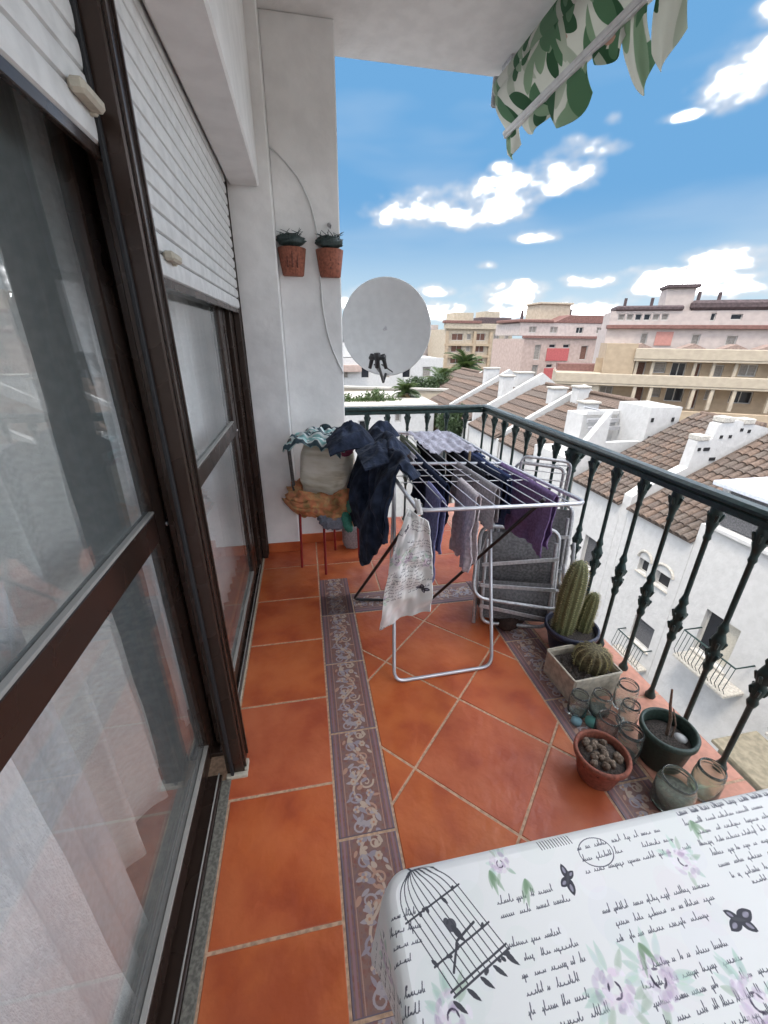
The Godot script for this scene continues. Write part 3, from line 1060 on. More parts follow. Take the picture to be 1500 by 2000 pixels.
# ---------------------------------------------------------------- table with printed cloth
func print_image() -> Image:
	var N := 2048
	var im := Image.create(N, N, false, Image.FORMAT_RGBA8)
	im.fill(lin(0.77, 0.77, 0.755))
	var k := N / 0.9
	var at := func(x: float, d: float) -> Vector2: return Vector2((x - 0.05) * k, (0.38 - d) * k)
	for i in 170:
		var c: Color = [Color(0.80, 0.88, 0.84, 0.10), Color(0.92, 0.84, 0.86, 0.10), Color(0.82, 0.82, 0.90, 0.10), Color(0.97, 0.97, 0.97, 0.15)][i % 4]
		dab(im, Vector2(rng.randf() * N, rng.randf() * N), [30.0, 50.0, 80.0][i % 3], c)
	var ink := Color(0.26, 0.26, 0.30, 0.6)
	# handwriting in blocks
	for b in [[0.385, 0.345, 0.20, 5], [0.60, 0.345, 0.34, 7], [0.38, 0.25, 0.23, 9], [0.225, 0.288, 0.10, 9], [0.62, 0.24, 0.32, 12], [0.06, 0.30, 0.03, 12], [0.30, 0.12, 0.3, 9], [0.10, 0.10, 0.16, 9], [0.65, 0.02, 0.28, 12], [0.12, -0.10, 0.4, 12], [0.56, -0.26, 0.35, 11], [0.1, -0.36, 0.3, 9]]:
		for r in b[3]:
			if rng.randf() < 0.86:
				var w: float = b[2] * rng.randf_range(0.55, 1.0)
				scribble(im, at.call(b[0] + rng.randf_range(0, 0.02), b[1] - r * 0.0155), w * k, 21.0, ink, 1.2)
	# roses and leaves
	for q in [[0.347, 0.179, 0.024], [0.411, 0.178, 0.027], [0.132, 0.195, 0.022], [0.555, 0.285, 0.02], [0.52, 0.136, 0.026], [0.30, 0.02, 0.03], [0.75, 0.12, 0.03], [0.6, -0.1, 0.03], [0.2, -0.22, 0.03], [0.8, -0.35, 0.03], [0.26, 0.335, 0.015], [0.86, 0.3, 0.025]]:
		var c: Vector2 = at.call(q[0], q[1])
		var R: float = q[2] * k
		for l in 11:
			var an := rng.randf() * TAU
			leaf(im, c + Vector2(cos(an), sin(an)) * R * 0.7, c + Vector2(cos(an), sin(an)) * R * rng.randf_range(1.5, 2.1), R * 0.2, [Color(0.66, 0.78, 0.72, 0.4), Color(0.74, 0.84, 0.79, 0.4), Color(0.56, 0.66, 0.55, 0.35)][l % 3])
		rose(im, c, R, [Color(0.88, 0.82, 0.87, 0.45), Color(0.76, 0.68, 0.78, 0.35), Color(0.95, 0.92, 0.95, 0.5), Color(0.62, 0.52, 0.66, 0.3)])
	for q in [[0.411, 0.213], [0.29, 0.31], [0.62, 0.335], [0.24, 0.33]]:
		for l in 5:
			var c: Vector2 = at.call(q[0], q[1])
			leaf(im, c, c + Vector2(rng.randf_range(-40, 40), rng.randf_range(30, 80)), 9, Color(0.46, 0.58, 0.45, 0.45))
	# bird cage
	var cage := func(a: float, b: float) -> Vector2:
		return at.call(0.098 + 0.085 * a + 0.044 * b, 0.293 + 0.028 * a - 0.081 * b)
	var dk := Color(0.24, 0.24, 0.27, 0.9)
	for i in 10:
		var a := i / 9.0
		stroke(im, [cage.call(a, 0.0), cage.call(a, 1.0)], 1.5, dk)
		var dome := []
		for j in 11:
			var t := j / 10.0
			dome.append(cage.call(lerpf(a, 0.5, 1.0 - cos(t * PI / 2)), -0.52 * sin(t * PI / 2)))
		stroke(im, dome, 1.6, dk)
	for b in [0.0, 0.62, 1.0, 0.94]:
		stroke(im, [cage.call(-0.04, b), cage.call(1.04, b)], 2.6, dk)
	for i in 14:
		var q: Vector2 = cage.call(rng.randf(), [0.0, 1.03, 0.62][i % 3])
		dab(im, q, 5.0, dk)
		leaf(im, q, q + Vector2(rng.randf_range(-22, 22), rng.randf_range(-18, 22)), 5, dk)
	for i in 5:
		var a := i / 4.0
		leaf(im, cage.call(a - 0.08, 1.02), cage.call(a, 1.22), 6, dk)
	stroke(im, [cage.call(0.5, -0.52), cage.call(0.5, -0.62)], 4.0, dk)
	var bd: Vector2 = cage.call(0.52, 0.36)
	dab(im, bd, 17, dk)
	dab(im, bd + Vector2(-14, -12), 9, dk)
	leaf(im, bd, bd + Vector2(30, 46), 9, dk)
	stroke(im, [cage.call(0.15, 0.8), cage.call(0.45, 0.55), cage.call(0.85, 0.5)], 3.5, dk)
	# butterflies and feather
	for q in [[0.575, 0.208, 1.0, 0.3], [0.357, 0.298, 0.8, 2.2], [0.82, 0.2, 1.0, 1.0], [0.5, 0.0, 1.1, 4.0]]:
		var c: Vector2 = at.call(q[0], q[1])
		var g: float = q[2]
		for w in [[-0.5, 62, 17], [0.5, 50, 15], [2.5, 56, 15], [-2.7, 44, 12]]:
			var an: float = w[0] + q[3]
			leaf(im, c, c + Vector2(cos(an), sin(an)) * w[1] * g, w[2] * g, Color(0.18, 0.18, 0.22, 0.9))
			leaf(im, c + Vector2(cos(an), sin(an)) * w[1] * g * 0.35, c + Vector2(cos(an), sin(an)) * w[1] * g * 0.8, w[2] * g * 0.45, Color(0.62, 0.60, 0.66, 0.8))
		leaf(im, c - Vector2(cos(q[3]), sin(q[3])) * 24, c + Vector2(cos(q[3]), sin(q[3])) * 24, 5, dk)
	var ring := []
	for i in 37:
		ring.append(at.call(0.424, 0.322) + Vector2(cos(i * TAU / 36) * 66, sin(i * TAU / 36) * 46))
	stroke(im, ring, 1.5, Color(0.25, 0.25, 0.3, 0.7))
	for i in 12:
		stroke(im, [at.call(0.335 + i * 0.005, 0.350), at.call(0.338 + i * 0.005, 0.340)], 1.5, dk)
	return im

func table() -> void:
	var pr := img_mat(print_image(), 0.62)
	M.floral = pr
	var x0 := 0.075
	var x1 := 1.36
	var d0 := -0.42
	var d1 := 0.356
	var t := thing("table", V((x0 + x1) / 2, 0, (d0 + d1) / 2), "table under the flowered cloth at the bottom right corner", "table")
	var cx := (x0 + x1) / 2
	var cd := (d0 + d1) / 2
	var s := S()
	rbox(s, x0 + 0.006 - cx, x1 - 0.006 - cx, 0.69, 0.714, d0 + 0.006 - cd, d1 - 0.006 - cd, 0.006)
	obj(s, "table_top", mottled(lin(0.3, 0.2, 0.12), 0.2, 3.0), t)
	for e in [[x0 + 0.08, d0 + 0.08], [x1 - 0.08, d0 + 0.08], [x0 + 0.08, d1 - 0.08], [x1 - 0.08, d1 - 0.08]]:
		s = S()
		tube(s, [V(e[0] - cx, 0, e[1] - cd), V(e[0] - cx, 0.69, e[1] - cd)], 0.016, 10)
		obj(s, "leg", M.black_steel, t)
	# cloth: rings round a rounded rectangle, first the top, then over the edge, then the hanging skirt
	var base := []
	var n := 24
	var rc := 0.035
	for q in [[x1 - rc, d1 - rc, 0.0], [x0 + rc, d1 - rc, PI / 2], [x0 + rc, d0 + rc, PI], [x1 - rc, d0 + rc, PI * 1.5]]:
		for i in 9:
			var an: float = q[2] + PI / 2 * i / 8
			base.append([Vector2(q[0], q[1]), Vector2(cos(an), sin(an))])
		# points along the following side
		var nx := [[x0 + rc, d1 - rc, PI / 2], [x0 + rc, d0 + rc, PI], [x1 - rc, d0 + rc, PI * 1.5], [x1 - rc, d1 - rc, 0.0]][int(round(q[2] / (PI / 2)))] as Array
		for i in range(1, n):
			base.append([Vector2(q[0], q[1]).lerp(Vector2(nx[0], nx[1]), float(i) / n), Vector2(cos(q[2] + PI / 2), sin(q[2] + PI / 2))])
	var rings := [[rc - 0.012, 0.7225, 0.0], [rc - 0.004, 0.7205, 0.004], [rc + 0.003, 0.715, 0.012], [rc + 0.006, 0.705, 0.022], [rc + 0.008, 0.68, 0.047], [rc + 0.010, 0.62, 0.107], [rc + 0.013, 0.56, 0.167], [rc + 0.016, 0.50, 0.227]]
	s = S()
	s.set_smooth_group(0)
	var ptv := func(i: int, ri: int) -> Array:
		var b: Array = base[i % base.size()]
		var rg: Array = rings[ri]
		var wave := 0.0 if ri < 4 else (ri - 3) * 0.0032 * sin(i * 0.55) * (1.0 + sin(i * 0.17))
		var p: Vector2 = b[0] + b[1] * (rg[0] + wave)
		var flat: Vector2 = b[0] + b[1] * (rc - 0.012 + rg[2])
		return [V(p.x, rg[1], p.y), Vector2((flat.x - 0.05) / 0.9, (0.38 - flat.y) / 0.9)]
	for i in base.size():
		for ri in rings.size() - 1:
			for e in [[i, ri], [i + 1, ri + 1], [i + 1, ri], [i, ri], [i, ri + 1], [i + 1, ri + 1]]:
				var a: Array = ptv.call(e[0], e[1])
				s.set_uv(a[1])
				s.add_vertex(a[0])
	# the flat top inside the first ring
	s.set_smooth_group(-1)
	var poly := PackedVector2Array()
	for b in base:
		poly.append(b[0] + b[1] * (rc - 0.012))
	poly = Geometry2D.convex_hull(poly)
	var tr := Geometry2D.triangulate_polygon(poly)
	for i in range(0, tr.size(), 3):
		for e in 3:
			var p: Vector2 = poly[tr[i + e]]
			s.set_uv(Vector2((p.x - 0.05) / 0.9, (0.38 - p.y) / 0.9))
			s.add_vertex(V(p.x, 0.7225, p.y))
	tag(obj(s, "tablecloth", pr), "white tablecloth printed with birdcage, roses and handwriting", "tablecloth")

# ---------------------------------------------------------------- drying rack and laundry
const RY := 0.9
func drying_rack() -> void:
	var o := V(0.70, 0, 1.9)
	var r := thing("drying_rack", o, "opened silver wire drying rack full of laundry on the balcony floor", "drying rack")
	var fl := V(0.392, RY, 1.36) - o
	var fr := V(1.075, RY + 0.002, 1.318) - o
	var ml := V(0.38, RY, 1.985) - o
	var mr := V(0.995, RY, 1.90) - o
	var bl := V(0.40, RY, 2.72) - o
	var br := V(0.968, RY, 2.66) - o
	var s := S()
	tube(s, rounded([fl, fr, mr, br, bl, ml], 0.05, true), 0.0085, 8, true)
	tube(s, [ml, mr], 0.0085, 8)
	tube(s, [bl.lerp(ml, 0.08), br.lerp(mr, 0.08)], 0.005, 6)
	obj(s, "top_frame", M.steel, r)
	for k in 10:
		var t := (k + 1) / 11.0
		s = S()
		tube(s, [fl.lerp(fr, t), ml.lerp(mr, t), bl.lerp(br, t)], 0.0026, 5)
		obj(s, "wire", M.steel, r)
	for t in [0.55, 0.7, 0.85]:
		s = S()
		tube(s, [fl.lerp(ml, t) - Vector3(0, 0.006, 0), fr.lerp(mr, t) - Vector3(0, 0.006, 0)], 0.0026, 5)
		obj(s, "wire", M.steel, r)
	s = S()
	tube(s, rounded([ml + Vector3(0.04, -0.01, 0.06), V(0.327, 0.009, 1.405) - o, V(0.823, 0.009, 1.418) - o, mr + Vector3(-0.09, -0.01, 0.04)], 0.055), 0.0085, 8)
	obj(s, "leg_frame", M.steel, r)
	s = S()
	tube(s, rounded([V(0.425, RY - 0.012, 1.44) - o, V(0.215, 0.009, 2.09) - o, V(0.675, 0.009, 1.995) - o, V(0.95, RY - 0.012, 1.42) - o], 0.05), 0.0085, 8)
	obj(s, "leg_frame", M.black_steel, r)
	s = S()
	tube(s, [V(0.36, 0.42, 1.70) - o, V(0.38, RY - 0.02, 1.75) - o], 0.004, 6)
	tube(s, [V(0.81, 0.42, 1.70) - o, V(0.98, RY - 0.02, 1.75) - o], 0.004, 6)
	obj(s, "stay", M.steel, r)

# a piece of laundry folded over the line p0-p1, hanging fa on one side and fb on the other
func hang(called: String, label: String, p0: Vector3, p1: Vector3, fa: float, fb: float, m: Material, folds := 2.0, amp := 0.012, thick := 0.004, sd := 1, uvs = null, taper := 0.0) -> void:
	var nz := FastNoiseLite.new()
	nz.seed = sd
	nz.frequency = 1.4
	var along := (p1 - p0)
	var side := along.cross(Vector3.UP).normalized()
	var tot := fa + fb
	var s := S()
	sheet(s, func(u: float, v: float) -> Vector3:
		var q := v * tot - fa
		var g := 0.011
		var off := clampf(q / 0.02, -1.0, 1.0)
		var down := absf(q) - (0.008 if absf(q) > 0.02 else absf(q) * 0.4)
		var w := smoothstep(0.0, 0.25, absf(q))
		var sq := 1.0 - taper * w
		var p := p0.lerp(p1, 0.5 + (u - 0.5) * sq)
		var fold := sin(u * folds * TAU + sd + nz.get_noise_2d(u * 3.0, v * 2.0) * 2.0) * amp * w
		return p + side * (off * g + fold + nz.get_noise_2d(u * 5.0 + 9, v * 5.0) * 0.012 * w) + Vector3.DOWN * maxf(down, 0.0) + Vector3.UP * (0.009 + 0.004 * (1.0 - absf(off))) + Vector3.DOWN * nz.get_noise_1d(u * 4.0) * 0.02 * w, 26, 30, thick, uvs)
	tag(obj(s, called, m), label, "laundry", "laundry on the drying rack")

func laundry() -> void:
	var navy := cloth_mat(lin(0.016, 0.026, 0.060), 201, 0.0, 0.35)
	navy.normal_texture = noise_tex(955, 0.008, [], 4, 512, 14.0, FastNoiseLite.TYPE_SIMPLEX_SMOOTH, 30.0)
	navy.normal_scale = 1.0
	navy.uv1_scale = Vector3.ONE * 1.7
	navy.rim_enabled = true
	navy.rim = 0.4
	# heavy navy garment over the left side of the rack
	var nz := FastNoiseLite.new()
	nz.seed = 8
	nz.frequency = 1.0
	nz.fractal_octaves = 2
	var ridge := FastNoiseLite.new()
	ridge.seed = 14
	ridge.frequency = 1.0
	ridge.fractal_type = FastNoiseLite.FRACTAL_RIDGED
	ridge.fractal_octaves = 3
	var s := S()
	sheet(s, func(u: float, v: float) -> Vector3:
		var k := nz.get_noise_2d(u * 2.0, v * 1.6)
		var cr := ridge.get_noise_2d(u * 2.2, v * 1.1 + 3.0)
		var hang_ := smoothstep(0.36, 0.6, v)
		var d := lerpf(1.62, 2.48, u) + 0.06 * sin(v * 4.0) + 0.03 * k
		var hem := 0.43 + 0.24 * smoothstep(0.5, 0.0, u) + 0.06 * sin(u * 11.0) + 0.05 * nz.get_noise_1d(u * 9.0)
		var p := Vector3.ZERO
		if v < 0.42:
			var t := v / 0.42
			p = V(lerpf(0.55 - 0.12 * (1.0 - u) + 0.05 * sin(u * 13.0), 0.365, t), RY + 0.018 + 0.055 * sin(PI * t) * (0.35 + u) + 0.05 * maxf(cr, 0.0) * sin(PI * t), d)
		else:
			var t := (v - 0.42) / 0.58
			p = V(0.365 - 0.12 * sin(t * PI * 0.62) * (0.45 + 0.55 * u), lerpf(RY + 0.018, hem, t), d - 0.04 * t)
		p.x += hang_ * (0.020 * sin(u * 24.0 + 3.0 * k + v * 1.5) + 0.05 * k + 0.015 * cr)
		p.z += hang_ * 0.02 * cos(u * 27.0 + v * 3.0)
		p.y += 0.018 * cr * (1.0 - hang_)
		return p, 90, 70, 0.014)
	var o := obj(s, "navy_jacket", navy)
	tag(o, "heavy navy blue garment draped over the left side of the drying rack", "laundry", "laundry on the drying rack")
	# hood and sleeve thrown over the top
	for q in [[0.24, 2.28, 0.22, 0.36, 0.10, 1, "hood"], [0.37, 2.02, 0.20, 0.36, 0.05, 2, "sleeve"]]:
		s = S()
		sheet(s, func(u: float, v: float) -> Vector3:
			var a := (u - 0.5)
			var b := (v - 0.5)
			var cr := ridge.get_noise_2d(u * 1.3 + q[5] * 5.0, v * 1.3)
			var h: float = q[4] * (1.0 - 3.2 * a * a) * (1.0 - 3.0 * b * b) + 0.045 * cr * (1.0 - 2.0 * maxf(absf(a), absf(b)))
			return V(q[0] + a * q[2] * 1.2, RY + 0.03 + h, q[1] + b * q[3] + a * 0.1), 36, 36, 0.012)
		obj(s, q[6], navy, o)
	var wf := func(t: float, d: float) -> Vector3: return V(lerpf(0.392, 1.06, t) - 0.03 * clampf((d - 1.36) / 1.3, 0, 1) * t * 2.0, RY, d)
	hang("grey_shirt", "grey cloth folded over the middle wires of the drying rack", wf.call(0.60, 1.52), wf.call(0.57, 1.95), 0.20, 0.17, cloth_mat(lin(0.40, 0.38, 0.40), 203, 0.15), 1.6, 0.016, 0.004, 2)
	hang("pale_pink_towel", "pale pink towel hanging low beneath the grey cloth", wf.call(0.43, 1.46), wf.call(0.44, 1.68), 0.38, 0.34, cloth_mat(lin(0.74, 0.67, 0.70), 205, 0.2), 1.2, 0.014, 0.005, 3)
	hang("blue_lilac_cloth", "narrow blue lilac cloth next to the flowered towel", wf.call(0.19, 1.44), wf.call(0.20, 1.66), 0.40, 0.26, cloth_mat(lin(0.24, 0.25, 0.46), 207, 0.15), 1.0, 0.012, 0.004, 4)
	hang("purple_towel", "purple towel hanging at the right side of the drying rack", wf.call(0.90, 1.40), wf.call(0.91, 1.88), 0.30, 0.26, cloth_mat(lin(0.24, 0.16, 0.34), 209, 0.15), 1.6, 0.016, 0.005, 5)
	hang("dark_blue_shirt", "dark blue shirt between grey cloth and purple towel", wf.call(0.73, 1.62), wf.call(0.75, 2.25), 0.20, 0.2, cloth_mat(lin(0.018, 0.024, 0.05), 211), 2.0, 0.018, 0.005, 6)
	hang("black_trousers", "black trousers folded over wires behind the front crossbar", wf.call(0.47, 1.98), wf.call(0.48, 2.45), 0.34, 0.3, cloth_mat(lin(0.015, 0.015, 0.02), 213), 2.0, 0.018, 0.006, 7)
	hang("blue_jeans", "mid blue cloth on the back right wires of the rack", wf.call(0.86, 2.02), wf.call(0.86, 2.4), 0.3, 0.28, cloth_mat(lin(0.06, 0.09, 0.2), 215), 2.0, 0.016, 0.006, 8)
	hang("navy_shirt", "navy shirt on the left wires beside the heavy garment", wf.call(0.30, 1.60), wf.call(0.30, 2.10), 0.24, 0.24, cloth_mat(lin(0.020, 0.028, 0.06), 241), 2.0, 0.018, 0.005, 12)
	hang("black_vest", "black vest tucked under the front crossbar", wf.call(0.65, 1.70), wf.call(0.65, 2.2), 0.22, 0.24, cloth_mat(lin(0.012, 0.012, 0.016), 243), 2.0, 0.016, 0.005, 13)
	hang("slate_blue_cloth", "slate blue cloth between dark shirt and purple towel", wf.call(0.80, 1.66), wf.call(0.80, 2.15), 0.26, 0.2, cloth_mat(lin(0.05, 0.07, 0.16), 245), 2.0, 0.016, 0.005, 14)
	# sheet spread flat across the back wires
	s = S()
	sheet(s, func(u: float, v: float) -> Vector3:
		var d := lerpf(2.10, 2.62, v)
		return V(lerpf(0.66, 0.955, u), RY + 0.016 + 0.006 * sin(u * 30.0) + nz.get_noise_2d(u * 5.0, v * 6.0) * 0.016, d), 24, 24, 0.004)
	tag(obj(s, "lilac_sheet", cloth_mat(lin(0.52, 0.51, 0.60), 217, 0.2)), "pale lilac sheet spread over the back wires of the rack", "laundry", "laundry on the drying rack")
	hang("green_beige_cloth", "green and beige cloth beside the navy garment at the back", wf.call(0.36, 2.2), wf.call(0.36, 2.6), 0.2, 0.2, cloth_mat(lin(0.22, 0.25, 0.17), 219, 0.1, 0.4), 1.6, 0.014, 0.005, 9)
	hang("white_cloth", "white cloth between the lilac sheet and the green beige cloth", wf.call(0.27, 2.05), wf.call(0.27, 2.55), 0.14, 0.14, cloth_mat(lin(0.56, 0.54, 0.60), 221, 0.1), 1.6, 0.012, 0.005, 10)
	# flowered towel at the front left corner, pegged by one corner
	s = S()
	sheet(s, func(u: float, v: float) -> Vector3:
		var a := V(0.355, 0.905, 1.375).lerp(V(0.425, 0.865, 1.335), u)
		var b := V(0.262, 0.30, 1.44).lerp(V(0.452, 0.46, 1.33), u)
		var p := a.lerp(b, v)
		var bow := sin(PI * v)
		p.x += -0.022 * bow * (1.0 - u) + 0.018 * bow * u
		p.z += 0.016 * sin(u * 5.0 + v * 2.0) * smoothstep(0.0, 0.3, v) + nz.get_noise_2d(u * 3.0, v * 4.0) * 0.02
		return p, 22, 40, 0.004, func(q: Vector2) -> Vector2: return Vector2(0.30 + q.x * 0.24, 0.02 + q.y * 0.55))
	tag(obj(s, "flowered_towel", M.floral), "white flowered cloth hanging from the front left corner of the rack", "laundry", "laundry on the drying rack")
	s = S()
	cbox(s, V(0.388, 0.918, 1.362), Vector3(0.011, 0.065, 0.014), 0.003, Basis(Vector3.BACK, 0.25))
	cbox(s, V(0.396, 0.918, 1.350), Vector3(0.011, 0.065, 0.006), 0.002, Basis(Vector3.BACK, 0.25))
	tag(obj(s, "white_peg", M.shutter), "white clothes peg holding the flowered cloth", "peg", "clothes pegs on the rack")
	s = S()
	cbox(s, wf.call(0.70, 1.98) + Vector3(0, 0.02, 0), Vector3(0.012, 0.06, 0.012), 0.003)
	tag(obj(s, "wooden_peg", mottled(lin(0.4, 0.28, 0.16), 0.2, 9.0)), "wooden peg clipped at the crossbar of the rack", "peg", "clothes pegs on the rack")

# ---------------------------------------------------------------- chair with a pile of cloth
func stool_pile() -> void:
	var c := V(0.115, 0, 2.60)
	var r := thing("metal_chair", c, "red legged metal chair loaded with cushions beside the end wall", "chair")
	var legs := [V(-0.095, 0, 2.545), V(0.066, 0, 2.425), V(0.32, 0, 2.61), V(0.155, 0, 2.76)]
	for p in legs:
		var s := S()
		tube(s, [p - c, (p - c) * 0.93 + Vector3(0, 0.44, 0)], 0.0085, 8)
		obj(s, "leg", M.red_steel, r)
	var s := S()
	var q := []
	for p in legs:
		q.append((p - c) * 0.95 + Vector3(0, 0.44, 0))
	tube(s, rounded(q, 0.05, true), 0.009, 8, true)
	obj(s, "seat_frame", M.red_steel, r)
	s = S()
	var poly := PackedVector2Array()
	for p in legs:
		poly.append(Vector2((p - c).x * 0.95, -(p - c).z * 0.95))
	prism(s, poly, 0.445, 0.462, 0.004)
	obj(s, "seat", mottled(lin(0.09, 0.04, 0.035), 0.2, 6.0), r)
	s = S()
	tube(s, rounded([V(-0.10, 0.44, 2.55) - c, V(-0.125, 0.90, 2.60) - c, V(0.11, 0.90, 2.80) - c, V(0.14, 0.44, 2.75) - c], 0.05), 0.011, 8)
	obj(s, "back_frame", mottled(lin(0.10, 0.085, 0.08), 0.2, 6.0), r)
	# beige cushion leaning on the back
	s = S()
	lump(s, V(0.115, 0.70, 2.60), Vector3(0.175, 0.215, 0.10), Basis(Vector3.UP, -0.55) * Basis(Vector3.RIGHT, -0.22), 0.07, 1.2, 0.62, 23, 40, 26)
	tag(obj(s, "beige_cushion", striped_mat()), "plump beige cushion with faint stripes standing on the chair", "cushion")
	# striped turquoise cloth on top
	var nz := FastNoiseLite.new()
	nz.seed = 61
	nz.frequency = 1.0
	var im := Image.create(64, 256, false, Image.FORMAT_RGBA8)
	im.fill(lin(0.66, 0.72, 0.72))
	for y in range(0, 256, 32):
		im.fill_rect(Rect2i(0, y, 64, 9), lin(0.05, 0.09, 0.11))
		im.fill_rect(Rect2i(0, y + 14, 64, 9), lin(0.28, 0.52, 0.52))
	s = S()
	sheet(s, func(u: float, v: float) -> Vector3:
		var a := (u - 0.5) * 0.40
		var b := (v - 0.5) * 0.34
		var h := 0.955 - 1.6 * a * a - 2.0 * b * b + nz.get_noise_2d(u * 4.0, v * 4.0) * 0.05 + 0.012 * sin(v * 30.0)
		return V(0.10 + a * 0.85 + b * 0.5, h, 2.60 - a * 0.5 + b * 0.85), 28, 28, 0.010)
	tag(obj(s, "striped_cloth", img_mat(im)), "white cloth with dark and turquoise stripes on top of the cushion", "cloth")
	s = S()
	lump(s, V(0.115, 0.965, 2.62), Vector3(0.035, 0.02, 0.04), Basis.IDENTITY, 0.3, 2.0, 1.0, 4)
	tag(obj(s, "dark_sock", cloth_mat(lin(0.03, 0.05, 0.06), 225)), "small dark sock lying on the striped cloth", "sock")
	s = S()
	lump(s, V(0.225, 0.845, 2.50), Vector3(0.05, 0.035, 0.05), Basis.IDENTITY, 0.3, 2.0, 1.0, 8)
	tag(obj(s, "pink_cloth", cloth_mat(lin(0.42, 0.10, 0.17), 227)), "crumpled pink cloth between cushion and navy garment", "cloth")
	# orange blanket round the seat
	var om := mat(Color.WHITE, 0.95)
	om.albedo_texture = noise_tex(229, 0.012, [[0.2, lin(0.16, 0.15, 0.05)], [0.42, lin(0.58, 0.20, 0.10)], [0.55, lin(0.70, 0.30, 0.14)], [0.72, lin(0.70, 0.48, 0.22)], [0.9, lin(0.42, 0.12, 0.10)]], 4, 256)
	triplanar(om, 2.4)
	s = S()
	sheet(s, func(u: float, v: float) -> Vector3:
		var an := u * TAU * 0.78 + 0.55
		var k := nz.get_noise_2d(u * 9.0, v * 4.0)
		var rr := 0.20 + 0.055 * sin(PI * v) + k * 0.05 + 0.012 * sin(u * 38.0)
		return V(0.115 + cos(an) * rr * 1.03, lerpf(0.60, 0.40, v) + k * 0.05 - 0.05 * sin(an * 2.0) * v, 2.59 - sin(an) * rr), 60, 16, 0.02)
	tag(obj(s, "orange_blanket", om), "crumpled orange and olive blanket wrapped round the chair seat", "blanket")
	s = S()
	lump(s, V(0.125, 0.43, 2.37), Vector3(0.085, 0.062, 0.05), Basis(Vector3.BACK, -0.2), 0.3, 1.6, 0.9, 31, 30, 18)
	tag(obj(s, "grey_cloth", cloth_mat(lin(0.26, 0.29, 0.36), 231)), "grey blue cloth drooping in front of the chair seat", "cloth")
	s = S()
	lump(s, V(0.212, 0.425, 2.33), Vector3(0.03, 0.065, 0.03), Basis(Vector3.BACK, 0.2), 0.3, 1.6, 0.9, 33)
	tag(obj(s, "teal_cloth", cloth_mat(lin(0.08, 0.34, 0.26), 233)), "bright teal cloth corner hanging beside the grey blue cloth", "cloth")
	s = S()
	lump(s, V(0.245, 0.525, 2.35), Vector3(0.032, 0.04, 0.04), Basis.IDENTITY, 0.3, 1.6, 0.9, 37)
	tag(obj(s, "mint_cloth", cloth_mat(lin(0.16, 0.42, 0.30), 235)), "mint green cloth end on the right of the orange blanket", "cloth")
	s = S()
	lump(s, V(0.30, 0.10, 2.80), Vector3(0.085, 0.115, 0.06), Basis.IDENTITY, 0.12, 1.4, 0.7, 41, 28, 18)
	tag(obj(s, "white_bag", cloth_mat(lin(0.42, 0.40, 0.42), 237)), "pale grey bag standing on the floor under the chair", "bag")

func striped_mat() -> StandardMaterial3D:
	var m := mat(Color.WHITE, 0.95)
	m.albedo_texture = noise_tex(239, 0.01, [[0.25, lin(0.56, 0.49, 0.36)], [0.45, lin(0.76, 0.70, 0.58)], [0.7, lin(0.84, 0.79, 0.70)]], 4, 256)
	m.normal_enabled = true
	m.normal_texture = noise_tex(240, 0.02, [], 4, 256, 6.0)
	triplanar(m, 2.0)
	m.uv1_scale = Vector3(1.2, 5.0, 1.2)
	return m

